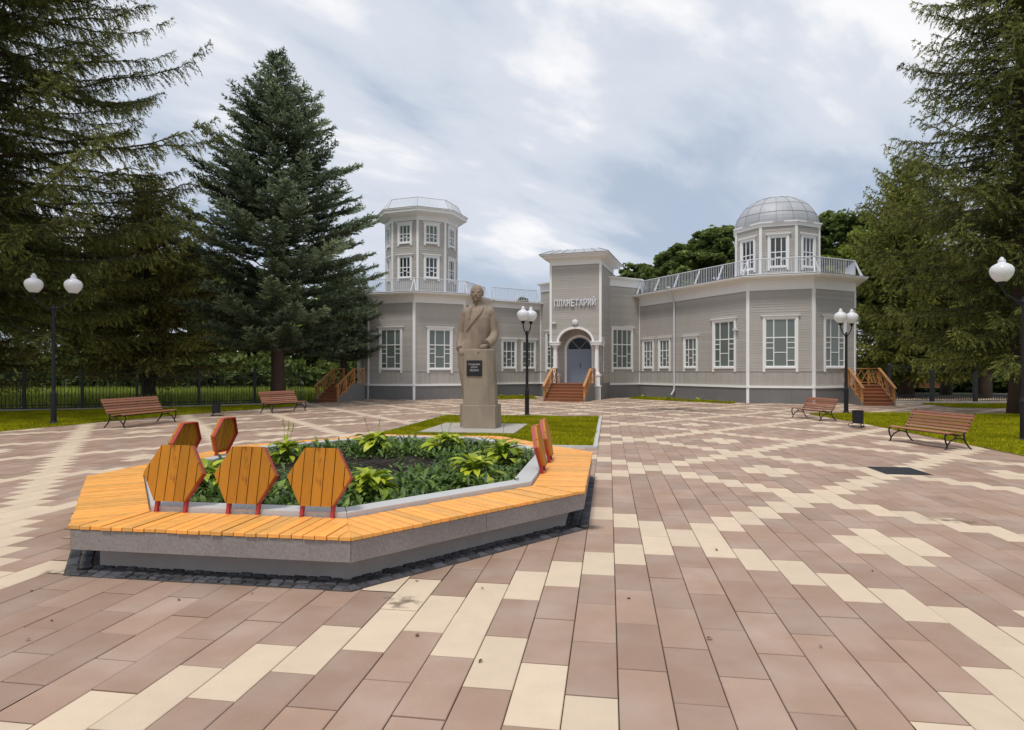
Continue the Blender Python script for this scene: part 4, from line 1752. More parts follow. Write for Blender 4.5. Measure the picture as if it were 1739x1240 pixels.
def ell(m, c, r, R=None, n=16, k=10):
    vs_, fs = [], []
    for j in range(k + 1):
        el = -math.pi / 2 + math.pi * j / k
        for i in range(n):
            a = 2 * math.pi * i / n
            p = Vector((r[0] * math.cos(el) * math.cos(a), r[1] * math.cos(el) * math.sin(a), r[2] * math.sin(el)))
            if R is not None:
                p = R @ p
            vs_.append(p + Vector(c))
    for j in range(k):
        for i in range(n):
            fs.append((j * n + i, j * n + (i + 1) % n, (j + 1) * n + (i + 1) % n, (j + 1) * n + i))
    m.mesh(vs_, fs)


def loft(m, secs, n=24, pw=2.3):
    """secs: (cx, cy, z, rx, ry); super-elliptic sections"""
    vs_, fs = [], []
    for (cx, cy, z, rx, ry) in secs:
        for i in range(n):
            a = 2 * math.pi * i / n
            c, s = math.cos(a), math.sin(a)
            vs_.append((cx + rx * math.copysign(abs(c) ** (2 / pw), c), cy + ry * math.copysign(abs(s) ** (2 / pw), s), z))
    for j in range(len(secs) - 1):
        for i in range(n):
            fs.append((j * n + i, j * n + (i + 1) % n, (j + 1) * n + (i + 1) % n, (j + 1) * n + i))
    fs.append(tuple(range(n - 1, -1, -1)))
    fs.append(tuple((len(secs) - 1) * n + i for i in range(n)))
    m.mesh(vs_, fs)


PX, PY = -.955, 18.95            # statue axis on the ground
statue = tag(empty('statue', (PX, PY, 0)), 'brown concrete statue of a bald bearded man in a long coat, hand on a rostrum', 'statue')
b = MB()
sl = [ps(SLAB[0], SLAB[1]), ps(SLAB[2], SLAB[1]), ps(SLAB[2], SLAB[3]), ps(SLAB[0], SLAB[3])]
b.prism([(q.x, q.y) for q in sl], -.05, .06)
b.build('foundation_slab', M['slab'], statue)
# units: local frame, x right in the picture, -y towards the camera
b = MB()
R = Matrix.Translation((PX + .02, PY, 0)) @ Matrix.Rotation(math.radians(-9), 4, 'Z') @ Matrix.Diagonal((.865, .90, 1, 1))
b.cbox((-.56, -.42, .05), (.585, .70, .74), .015, R)
b.build('plinth', M['stone2'], statue)
b = MB()
b.cbox((-.74, .02, .05), (-.555, .68, .76), .02, R)
b.build('plinth_side_block', M['stone2'], statue)
# rostrum, slightly wider at the foot
b = MB()
vs_ = []
for z, hx0, hx1, y0, y1 in ((.742, -.51, .545, -.40, .30), (.80, -.51, .545, -.40, .30), (2.36, -.485, .47, -.385, .28), (2.40, -.465, .45, -.37, .26)):
    vs_ += [R @ Vector(p) for p in ((hx0, y0, z), (hx1 - .20, y0, z), (hx1, y0 + .17, z), (hx1, y1, z), (hx0, y1, z))]
fs = [(4, 3, 2, 1, 0), (15, 16, 17, 18, 19)]
for j in range(3):
    for i in range(5):
        fs.append((j * 5 + i, j * 5 + (i + 1) % 5, (j + 1) * 5 + (i + 1) % 5, (j + 1) * 5 + i))
b.mesh(vs_, fs)
b.build('rostrum', M['stone2'], statue)
b = MB()
b.box((-.40, -.425, 1.60), (.13, -.385, 2.06), R)
pq = b.build('plaque', M['plaque'], statue)
for txt, z, sz in (('ВЛАДИМИР', 1.915, .070), ('ИЛЬИЧ', 1.835, .066), ('ЛЕНИН', 1.735, .090)):
    me = text_mesh(txt, sz, .003, .001)
    me.transform(R @ Matrix.Translation((-.135, -.430, z)) @ Matrix.Rotation(math.radians(90), 4, 'X'))
    link('inscription', me, M['plaquetext'], pq)
b = MB()
b.lathe([(.022, 0), (.022, .012), (.010, .018)], (0, 0, 0), 10)
b.v = [tuple(R @ Matrix.Translation((-.0, -.384, 2.28)) @ Matrix.Rotation(math.radians(90), 4, 'X') @ Vector(p)) for p in b.v]
b.build('bolt', M['iron'], statue)

# the figure: one continuous surface (coat, arms, hands, neck and head), 3.7 m tall on the plinth
fg = MB()
FX, FY, FZ = -.12, .30, .74
loft(fg, [(FX - .12, FY + .02, FZ, .36, .28), (FX - .12, FY + .02, FZ + .10, .38, .29), (FX - .17, FY, 1.35, .40, .29), (FX - .21, FY, 1.9, .46, .30), (FX - .20, FY, 2.3, .49, .315),
          (FX - .05, FY, 2.7, .435, .315), (FX - .01, FY, 3.05, .445, .32), (FX + .01, FY + .01, 3.35, .465, .31), (FX + .01, FY + .03, 3.56, .46, .27), (FX + .01, FY + .05, 3.68, .38, .22),
          (FX + .01, FY + .06, 3.77, .25, .18), (FX + .0, FY + .05, 3.84, .155, .155), (FX - .01, FY + .02, 3.95, .165, .165), (FX - .015, FY, 4.05, .155, .16)], 28, 2.25)


def limb(pts, rad, sq=1.0, n=14):
    fg.tube(pts, rad, n)


# shoulders
ell(fg, (FX - .40, FY + .04, 3.50), (.17, .19, .20))
ell(fg, (FX + .42, FY + .04, 3.50), (.18, .20, .21))
# right arm of the man (left in the picture): hand in the coat pocket
limb([(FX - .42, FY + .04, 3.52), (FX - .50, FY + .06, 3.22), (FX - .565, FY + .08, 2.92), (FX - .575, FY + .02, 2.74)], [.165, .16, .15, .145])
limb([(FX - .575, FY + .02, 2.74), (FX - .585, FY - .06, 2.55), (FX - .56, FY - .14, 2.42)], [.145, .14, .132])
limb([(FX - .60, FY - .01, 2.50), (FX - .555, FY - .15, 2.415)], [.155, .148])
limb([(FX - .56, FY - .14, 2.43), (FX - .53, FY - .19, 2.30), (FX - .48, FY - .20, 2.2)], [.085, .085, .06])
for k in range(4):
    limb([(FX - .575 + k * .026, FY - .235 + .006 * k, 2.36 - .012 * k), (FX - .545 + k * .026, FY - .255, 2.27 - .01 * k), (FX - .50 + k * .02, FY - .22, 2.18)], [.023, .024, .018], n=8)
limb([(FX - .48, FY - .25, 2.37), (FX - .45, FY - .285, 2.29), (FX - .43, FY - .285, 2.23)], [.024, .023, .018], n=8)
# left arm: elbow bent, fist resting on the rostrum
limb([(FX + .43, FY + .04, 3.52), (FX + .525, FY + .06, 3.22), (FX + .585, FY + .06, 2.95), (FX + .58, FY + .0, 2.80)], [.175, .168, .165, .16])
limb([(FX + .58, FY + .0, 2.80), (FX + .51, FY - .16, 2.66), (FX + .39, FY - .33, 2.55)], [.16, .155, .142])
limb([(FX + .43, FY - .27, 2.585), (FX + .37, FY - .355, 2.535)], [.160, .155])
ell(fg, (FX + .30, FY - .43, 2.475), (.105, .105, .075))
for k in range(4):
    a = k * .042
    limb([(FX + .345 - a, FY - .475 - .006 * k, 2.515), (FX + .325 - a, FY - .535, 2.50), (FX + .32 - a, FY - .545, 2.44), (FX + .33 - a, FY - .50, 2.415)], [.025, .026, .025, .022], n=8)
limb([(FX + .20, FY - .40, 2.49), (FX + .165, FY - .46, 2.46), (FX + .19, FY - .51, 2.43)], [.028, .027, .022], n=8)
# lapels: thick folded strips lying on the chest, coat edge down to the hem
def strip3(pts, w, th, up=(0, 0, 1)):
    pts = [Vector(p) for p in pts]
    for a, c in zip(pts[:-1], pts[1:]):
        d = (c - a)
        side = Vector((d.z, 0, -d.x)).normalized() * w
        nrm = Vector((0, -1, 0)) * th
        v = [a - side * .5, a + side * .5, c + side * .5, c - side * .5]
        vs_ = [p - nrm * 1.2 for p in v] + [p + nrm for p in v]
        fg.mesh(vs_, [(0, 1, 2, 3), (7, 6, 5, 4), (0, 4, 5, 1), (1, 5, 6, 2), (2, 6, 7, 3), (3, 7, 4, 0)])


fy = FY - .29
TORSO = [(FX - .08, FY, 2.3, .44, .315), (FX - .05, FY, 2.7, .435, .315), (FX - .01, FY, 3.05, .445, .32), (FX + .01, FY + .01, 3.35, .465, .31), (FX + .01, FY + .03, 3.56, .46, .27), (FX + .01, FY + .05, 3.68, .38, .22), (FX + .01, FY + .06, 3.77, .25, .18), (FX, FY + .05, 3.84, .155, .155)]


def front(x, z):
    """y of the chest surface"""
    for s0, s1 in zip(TORSO[:-1], TORSO[1:]):
        if s0[2] <= z <= s1[2]:
            t = (z - s0[2]) / (s1[2] - s0[2])
            cx, cy, _, rx, ry = [p + (q - p) * t for p, q in zip(s0, s1)]
            return cy - ry * max(0.15, 1 - min(1, abs((x - cx) / rx)) ** 2.25) ** (1 / 2.25)
    return FY - .15


def flap(poly, th):
    """thick cloth flap following the chest, cut in small strips along its length"""
    n = len(poly) // 2
    L_, R_ = poly[:n], poly[n:][::-1]
    vs_, fs = [], []
    m_ = 6
    for k in range(n - 1):
        for j in range(4):
            f = j / 4
            a = (L_[k][0] + (L_[k + 1][0] - L_[k][0]) * f, L_[k][1] + (L_[k + 1][1] - L_[k][1]) * f)
            c = (R_[k][0] + (R_[k + 1][0] - R_[k][0]) * f, R_[k][1] + (R_[k + 1][1] - R_[k][1]) * f)
            f2 = (j + 1) / 4
            a2 = (L_[k][0] + (L_[k + 1][0] - L_[k][0]) * f2, L_[k][1] + (L_[k + 1][1] - L_[k][1]) * f2)
            c2 = (R_[k][0] + (R_[k + 1][0] - R_[k][0]) * f2, R_[k][1] + (R_[k + 1][1] - R_[k][1]) * f2)
            for i in range(m_):
                g0, g1 = i / m_, (i + 1) / m_
                q = [(a[0] + (c[0] - a[0]) * g, a[1] + (c[1] - a[1]) * g) for g in (g0, g1)] + [(a2[0] + (c2[0] - a2[0]) * g, a2[1] + (c2[1] - a2[1]) * g) for g in (g1, g0)]
                b0 = len(vs_)
                vs_ += [(x, front(x, z) - th, z) for x, z in q] + [(x, front(x, z) + .05, z) for x, z in q]
                fs += [(b0, b0 + 1, b0 + 2, b0 + 3), (b0 + 7, b0 + 6, b0 + 5, b0 + 4), (b0, b0 + 4, b0 + 5, b0 + 1), (b0 + 1, b0 + 5, b0 + 6, b0 + 2), (b0 + 2, b0 + 6, b0 + 7, b0 + 3), (b0 + 3, b0 + 7, b0 + 4, b0)]
    fg.mesh(vs_, fs)


# overlapping right front with its long lapel, then the left lapel and the coat edge
flap([(FX + .05, 3.80), (FX - .06, 3.52), (FX - .20, 3.25), (FX - .37, 2.97), (FX - .335, 2.93), (FX - .05, 3.26), (FX + .15, 3.46), (FX + .25, 3.66)], .045)
flap([(FX - .16, 3.76), (FX - .30, 3.60), (FX - .35, 3.35), (FX - .36, 3.05), (FX - .29, 3.05), (FX - .23, 3.30), (FX - .205, 3.50), (FX - .13, 3.76)], .038)
strip3([(FX - .355, FY - .215, 2.97), (FX - .355, FY - .22, 2.4), (FX - .33, FY - .20, 1.6), (FX - .30, FY - .20, 1.0)], .03, .02)
# collar round the neck
for k in range(9):
    a = math.radians(-30 + k * 30)
    ell(fg, (FX + .005 + .185 * math.cos(a), FY + .05 + .165 * math.sin(a), 3.80 + .03 * math.sin(a)), (.06, .06, .075), n=8, k=6)
# head: skull, jaw, brow, nose, cheekbones, moustache, goatee, ears
HX, HY_, HZ = FX - .02, FY - .04, 4.17
HEAD0 = len(fg.v)
ell(fg, (HX, HY_ + .03, HZ + .05), (.172, .205, .185))
ell(fg, (HX, HY_ - .03, HZ - .06), (.155, .168, .165))
ell(fg, (HX, HY_ - .05, HZ - .145), (.125, .120, .085))
ell(fg, (HX, HY_ - .145, HZ - .178), (.062, .05, .058))
ell(fg, (HX, HY_ - .150, HZ - .205), (.045, .038, .045))
for sx in (-1, 1):
    ell(fg, (HX + sx * .066, HY_ - .165, HZ + .028), (.058, .032, .020), Matrix.Rotation(sx * -.15, 3, 'Y'))
    ell(fg, (HX + sx * .088, HY_ - .135, HZ - .055), (.045, .04, .036))
    ell(fg, (HX + sx * .062, HY_ - .160, HZ - .012), (.026, .020, .014))
    ell(fg, (HX + sx * .048, HY_ - .182, HZ - .112), (.055, .024, .020), Matrix.Rotation(sx * .35, 3, 'Y'))
    ell(fg, (HX + sx * .168, HY_ + .04, HZ - .02), (.022, .045, .06))
    ell(fg, (HX + sx * .155, HY_ + .09, HZ + .02), (.03, .10, .09))
loft(fg, [(HX, HY_ - .19, HZ - .085, .036, .045), (HX, HY_ - .195, HZ - .06, .034, .046), (HX, HY_ - .178, HZ - .02, .024, .030), (HX, HY_ - .155, HZ + .03, .020, .022)], 10, 2)
ell(fg, (HX, HY_ - .180, HZ - .140), (.040, .020, .010))
# the head is scaled up as one piece
for i_ in range(HEAD0, len(fg.v)):
    x_, y_, z_ = fg.v[i_]
    fg.v[i_] = (HX + (x_ - HX) * 1.24, HY_ + .05 + (y_ - HY_ - .05) * 1.2, HZ - .20 + (z_ - HZ + .20) * 1.12 - .085)
# shoes and trouser legs showing at the hem behind the rostrum
for sx in (-1, 1):
    ell(fg, (FX + sx * .15 - .05, FY - .10, FZ + .06), (.12, .26, .09))
fg.v = [tuple(Matrix.Rotation(math.radians(-4), 4, 'Z') @ Vector(((p[0] + .1) * .88 - .1, p[1], p[2]))) for p in fg.v]
remesh('figure', fg, .0145, M['stone'], statue, 1)

# ------------------------------------------------------------------ park benches
def bench(label, loc, rz, length=2.4, scale=1.0, slatmat='slat', group='park benches with iron ends'):
    """local x along the bench, -y the way the sitter faces"""
    e = tag(empty('park_bench', loc, rz), label, 'bench', group)
    e.scale = (scale, scale, scale)
    prof = [(-.34, .415), (-.27, .425), (-.185, .415), (-.10, .40), (-.015, .385), (.07, .385), (.165, .455), (.205, .535), (.245, .615), (.285, .70), (.325, .785), (.36, .85)]
    for k in range(len(prof)):
        if k in (5,):
            continue
        y, z = prof[k]
        a, c = prof[max(0, k - 1)], prof[min(len(prof) - 1, k + 1)]
        ang = math.atan2(c[1] - a[1], c[0] - a[0])
        m = MB()
        R = Matrix.Translation((0, y, z)) @ Matrix.Rotation(ang, 4, 'X')
        hw = .036 if k < 6 else .034
        x = length / 2
        b_ = .008
        prf = [(-hw, -.014), (hw, -.014), (hw, .008), (hw - b_, .016), (-hw + b_, .016), (-hw, .008)]
        vs_ = [R @ Vector((-x, p, q)) for p, q in prf] + [R @ Vector((x, p, q)) for p, q in prf]
        fs = [(0, 1, 2, 3, 4, 5), (11, 10, 9, 8, 7, 6)] + [(q, 6 + q, 6 + (q + 1) % 6, (q + 1) % 6) for q in range(6)]
        m.mesh(vs_, fs, rng.random())
        m.build('slat', M[slatmat], e, world_coords=False)
    for sx in (-1, 1):
        x = sx * (length / 2 - .06)
        m = MB()
        # seat and back bar following the slats
        m.tube([(x, -.36, .345), (x, -.385, .385), (x, -.35, .40), (x, -.27, .405), (x, -.10, .378), (x, .03, .36), (x, .10, .375), (x, .165, .43), (x, .25, .60), (x, .34, .79), (x, .385, .88), (x, .42, .90)], .021, 6)
        # front leg, curling forward then out to the foot
        m.tube([(x, -.385, .385), (x, -.40, .30), (x, -.375, .19), (x, -.335, .10), (x, -.355, .03), (x, -.40, .0)], [.021, .022, .022, .022, .022, .018], 6)
        m.tube([(x, -.335, .10), (x, -.25, .21), (x, -.12, .28), (x, .02, .285), (x, .13, .24)], .018, 6)
        # rear leg
        m.tube([(x, .12, .385), (x, .13, .28), (x, .17, .17), (x, .25, .07), (x, .33, .0)], [.021, .022, .022, .022, .018], 6)
        m.tube([(x, -.16, .335), (x, -.10, .355), (x, -.06, .33), (x, -.09, .30), (x, -.14, .31)], .010, 5)
        m.build('iron_end', M['iron'], e, world_coords=False)
    m = MB()
    m.tube([(-length / 2 + .06, .02, .345), (length / 2 - .06, .02, .345)], .014, 6)
    m.build('tie_rod', M['iron'], e, world_coords=False)
    return e


def face(dx, dy):
    """rotation that turns the sitter's direction (-y) to (dx, dy)"""
    return math.atan2(dy, dx) + math.pi / 2


bench('slatted bench standing alone on the left before the fence', (-12.05, 20.55, .0), face(.98, -.12), 2.5)
bench('slatted bench in front of the tall blue spruce trunk', (-9.75, 26.95, .0), face(.90, -.42), 2.0)
bench('nearest slatted bench on the right, on the lawn edge', (9.85, 14.95, .0), face(-.985, -.10), 2.15, .88)
bench('slatted bench on the right beside the double lamp post', (10.95, 22.95, .0), face(-.98, -.12), 2.1, .87)
fb = bench('small orange bench far away behind the right fence', (33.6, 50.5, .0), face(-.1, -1), 2.0, 1.0, 'slatfar', 'far benches')

# ------------------------------------------------------------------ litter bins
def bin_(label, loc):
    e = tag(empty('litter_bin', loc), label, 'bin', 'black litter bins')
    m = MB()
    m.lathe([(.135, .13), (.155, .15), (.16, .50), (.168, .505), (.168, .52), (.15, .52), (.14, .30)], (0, 0, 0), 20)
    m.build('bucket', M['iron'], e, world_coords=False)
    for k in range(3):
        a = k * 2.094 + .4
        c, s = math.cos(a), math.sin(a)
        m = MB()
        m.tube([(c * .10, s * .10, .135), (c * .17, s * .17, .10), (c * .24, s * .24, .12), (c * .27, s * .27, .07), (c * .22, s * .22, .012), (c * .13, s * .13, .03)], .011, 5)
        m.build('scroll_foot', M['iron'], e, world_coords=False)
    m = MB()
    n = 20
    m.tube([(.20 * math.cos(2 * math.pi * k / n), .20 * math.sin(2 * math.pi * k / n), .03) for k in range(n + 1)], .010, 5, caps=False)
    m.build('base_ring', M['iron'], e, world_coords=False)


bin_('black litter bin between the two right hand benches', (10.60, 19.4, .02))
bin_('black litter bin between the two left hand benches', (-11.45, 24.5, .0))

# ------------------------------------------------------------------ street lamps
def globe(m, c, s=1.0):
    pr = [(.085, 0), (.11, .01), (.15, .05), (.205, .12), (.243, .20), (.255, .27), (.243, .34), (.20, .40), (.13, .445), (.085, .465), (.075, .50), (.085, .52), (.07, .545), (.045, .555), (.05, .58), (.03, .60), (.012, .615)]
    m.lathe([(r * s, z * s) for r, z in pr], c, 24)


def lamp(label, loc, hg, az, arms=2, reach=.42, s=1.0, group='double globe lamps on the plaza', globes=True):
    """hg: height of the globe centres"""
    e = tag(empty('street_lamp', loc, 0), label, 'street lamp', group)
    zb = hg - .27 * s                     # foot of the globes
    m = MB()
    m.lathe([(.15, 0), (.15, .03), (.10, .06), (.085, .10), (.085, .95), (.095, .97), (.075, 1.03), (.058, 1.10), (.05, zb - .55), (.062, zb - .53), (.062, zb - .47), (.045, zb - .44), (.035, zb - .36)], (0, 0, 0), 14)
    m.build('post', M['iron'], e, world_coords=False)
    for k in range(arms):
        a = az + k * math.pi
        c, s_ = math.cos(a), math.sin(a)
        m = MB()
        m.tube([(0, 0, zb - .50), (c * reach * .35, s_ * reach * .35, zb - .46), (c * reach * .8, s_ * reach * .8, zb - .30), (c * reach, s_ * reach, zb - .14), (c * reach, s_ * reach, zb - .04)], .022, 7)
        m.tube([(0, 0, zb - .62), (c * reach * .5, s_ * reach * .5, zb - .42)], .012, 5)
        m.lathe([(.045 * s, -.10), (.06 * s, -.05), (.10 * s, -.01), (.10 * s, .012)], (c * reach, s_ * reach, zb), 14)
        ao = m.build('arm', M['iron'], e, world_coords=False)
        g = MB()
        globe(g, (c * reach, s_ * reach, zb), s)
        g.build('globe', M['globe'], ao, smooth=True, world_coords=False)
    return e


def at_depth(u, Y):
    return ((u - 869.5) / FPX * Y, Y)


lamp('double globe lamp post at the left edge of the plaza', (*at_depth(91, 20.6), .02), 4.54, math.radians(10), reach=.58, s=1.04)
lamp('double globe lamp post standing behind the statue lawn', (*at_depth(895, 24.6), 0), 3.93, math.radians(40), reach=.20, s=.95)
lamp('double globe lamp post beside the right wing and bench', (*at_depth(1437, 25.8), .02), 3.93, math.radians(200), reach=.30, s=.98)
lamp('lamp post cut by the right edge of the picture', (*at_depth(1739, 15.5), .02), 4.18, math.radians(178), reach=.53, s=1.0)
for k, (u, v, Y) in enumerate(((1453, 601, 62), (1541, 583, 47), (1690, 610, 55))):
    z = EYE + (630 - v) * Y / FPX
    lamp(['distant globe lamp just right of the building corner', 'distant globe lamp half hidden in spruce twigs', 'distant globe lamp behind the big right trunk'][k], (*at_depth(u + (8 if k == 0 else 0), Y), -.05), max(3.2, z), math.radians(5), reach=.55 if k == 0 else .3, s=.98, group='distant lamps in the park')

# ------------------------------------------------------------------ drain grate, puddle, litter
b = MB()
gc = to_ps(6.60, 11.1)
gi = round((gc[0] - TP0) / TW)
p0, p1 = TP0 + (gi - 1) * TW + .01, TP0 + (gi + 1.6) * TW
s0, s1 = gc[1] - .42, gc[1] + .42
e = tag(empty('drain_grate', ps((p0 + p1) / 2, (s0 + s1) / 2, 0)), 'dark rectangular drain grate set in the paving', 'drain grate')
q = [ps(p0, s0), ps(p1, s0), ps(p1, s1), ps(p0, s1)]
b.prism([(v.x, v.y) for v in q], -.02, .006)
b.build('pan', M['grate'], e)
for k in range(22):
    a, c = s0 + .03 + (s1 - s0 - .06) * k / 22, s0 + .03 + (s1 - s0 - .06) * (k + .55) / 22
    m = MB()
    q = [ps(p0 + .03, a), ps(p1 - .03, a), ps(p1 - .03, c), ps(p0 + .03, c)]
    m.prism([(v.x, v.y) for v in q], .006, .014)
    m.build('bar', M['grate'], e)


def film_mat(name, col, rough, alpha, scale):
    m = bpy.data.materials.new(name)
    m.use_nodes = True
    N, Lk = m.node_tree.nodes, m.node_tree.links
    bs = N['Principled BSDF']
    bs.inputs['Base Color'].default_value = (*col, 1)
    bs.inputs['Roughness'].default_value = rough
    tc = N.new('ShaderNodeTexCoord')
    no = N.new('ShaderNodeTexNoise')
    no.inputs['Scale'].default_value = scale
    no.inputs['Detail'].default_value = 5
    Lk.new(tc.outputs['Object'], no.inputs['Vector'])
    at = N.new('ShaderNodeAttribute')
    at.attribute_name = 'tint'
    ad = N.new('ShaderNodeMath')
    ad.operation = 'MULTIPLY_ADD'
    ad.inputs[1].default_value = 2.4
    Lk.new(no.outputs['Fac'], ad.inputs[0])
    sb = N.new('ShaderNodeMath')
    sb.operation = 'SUBTRACT'
    Lk.new(at.outputs['Fac'], sb.inputs[0])
    sb.inputs[1].default_value = 1.38
    Lk.new(sb.outputs[0], ad.inputs[2])
    cr = N.new('ShaderNodeValToRGB')
    cr.color_ramp.elements[0].position = .25
    cr.color_ramp.elements[1].position = .80
    cr.color_ramp.elements[1].color = (alpha, alpha, alpha, 1)
    Lk.new(ad.outputs[0], cr.inputs[0])
    Lk.new(cr.outputs[0], bs.inputs['Alpha'])
    return m


M['wet'] = film_mat('wet_stain', (.075, .055, .042), .12, .85, 1.6)
M['stain'] = film_mat('damp_stain', (.10, .07, .045), .6, .55, 11.0)


def film(name, label, cx, cy, rx, ry, ang, material, z=.006, n=40, rings=6):
    m = MB()
    ca, sa = math.cos(ang), math.sin(ang)
    for r in range(rings):
        f0, f1 = r / rings, (r + 1) / rings
        for k in range(n):
            a0, a1 = 2 * math.pi * k / n, 2 * math.pi * (k + 1) / n
            pts = []
            for f, a in ((f0, a0), (f1, a0), (f1, a1), (f0, a1)):
                x, y = rx * f * math.cos(a), ry * f * math.sin(a)
                pts.append((cx + x * ca - y * sa, cy + x * sa + y * ca, z))
            m.poly(pts[1:] if r == 0 else pts, 1.0 - f1 * .75)
    o = m.build(name, material)
    return tag(o, label, None, kind='structure')


pw = ground_at(1148, 696)
film('puddle', 'shallow puddle on the paving before the right wing', pw.x, pw.y, 2.7, 2.1, .1, M['wet'])
pw = ground_at(1000, 896)
film('damp_patch', 'dark wet patch on the paving beside the planter corner', pw.x - .02, pw.y, .30, .13, .1, M['wet'])
pw = ground_at(683, 1022)
film('damp_patch', 'brown dirt stain on a cream slab before the planter', pw.x, pw.y, .20, .16, .4, M['stain'])
pw = ground_at(1620, 885)
film('damp_patch', 'brown stain on the paving at right', pw.x, pw.y, .34, .16, -.5, M['stain'])
pw = ground_at(60, 968)
film('damp_patch', 'mossy stain on the paving left of the planter', pw.x + .35, pw.y, .30, .13, .5, M['stain'])
m = MB()
for (u, v) in ((705, 1082), (712, 1079), (819, 1123), (52, 1088), (88, 1056), (51, 1005), (276, 988), (1066, 1018), (1200, 1087), (239, 703), (241, 712), (232, 702), (196, 765), (95, 742), (1390, 1099), (1480, 970), (1214, 934), (150, 832), (820, 1001), (706, 989), (560, 700), (575, 697), (566, 706), (300, 1020), (430, 1010)):
    w = ground_at(u, v)
    a = rng.uniform(0, 6.28)
    L = rng.uniform(.025, .05)
    T = Matrix.Translation((w.x, w.y, .012)) @ Matrix.Rotation(a, 4, 'Z') @ Matrix.Rotation(rng.uniform(-.5, .2), 4, 'Y')
    add_leaf(m, T, L, L * .3, 1.4, rng.random(), 3)
tag(m.build('fallen_leaves', M['litter']), 'small dry brown leaves scattered on the paving', 'leaves', kind='stuff')

# ------------------------------------------------------------------ fences
def fence(name, label, path, h, pitch, bar_pitch=.125, rails=(.12, .25, 1.42, 1.62), bar_top=1.42, post_w=.06):
    e = tag(empty(name, (path[0][0], path[0][1], 0)), label, 'fence')
    for (x0, y0), (x1, y1) in zip(path[:-1], path[1:]):
        a, c = Vector((x0, y0)), Vector((x1, y1))
        L = (c - a).length
        n = max(1, int(round(L / pitch)))
        d = (c - a).normalized()
        ang = math.atan2(d.y, d.x)
        for k in range(n):
            p, q = a.lerp(c, k / n), a.lerp(c, (k + 1) / n)
            R = Matrix.Translation((p.x, p.y, 0)) @ Matrix.Rotation(ang, 4, 'Z')
            m = MB()
            m.box((-post_w, -post_w, -.05), (post_w, post_w, h), R)
            m.lathe([(post_w * 1.2, 0), (post_w * .9, .04), (.01, .07)], (p.x, p.y, h), 8)
            m.build('post', M['fence'], e)
            l = (q - p).length
            for z in rails:
                m = MB()
                m.box((post_w, -.018, z - .018), (l - post_w, .018, z + .018), R)
                m.build('rail', M['fence'], e)
            m = MB()
            nb_ = int(l / bar_pitch)
            for j in range(1, nb_):
                x = l * j / nb_
                m.box((x - .010, -.010, .10), (x + .010, .010, bar_top), R)
            m.build('bars', M['fence'], e, kind='stuff')
    return e


fence('metal_fence', 'dark metal bar fence along the left lawn', [(x - .1, y + .1) for x, y in FENCE_PATH], 1.85, 2.45)
fence('metal_fence', 'dark metal fence at the right behind the far lawn', [(20.6, 34.6), (44.0, 34.3)], 2.1, 2.42, rails=(.12, .42, 1.75, 1.92, 2.05), bar_top=.42, post_w=.09)
# ------------------------------------------------------------------ trees
def tuft_tris(P, D, ln, wd, spread, r):
    """needle tufts at points P along directions D -> triangles"""
    N = len(P)
    d = D + r.normal(0, spread, (N, 3))
    d /= np.linalg.norm(d, axis=1)[:, None] + 1e-9
    s = np.cross(d, r.normal(0, 1, (N, 3)))
    s /= np.linalg.norm(s, axis=1)[:, None] + 1e-9
    L = (ln * r.uniform(.65, 1.35, N))[:, None]
    W = (wd * r.uniform(.7, 1.3, N))[:, None]
    V = np.empty((N, 3, 3))
    V[:, 0] = P - s * W
    V[:, 1] = P + s * W
    V[:, 2] = P + d * L
    return V


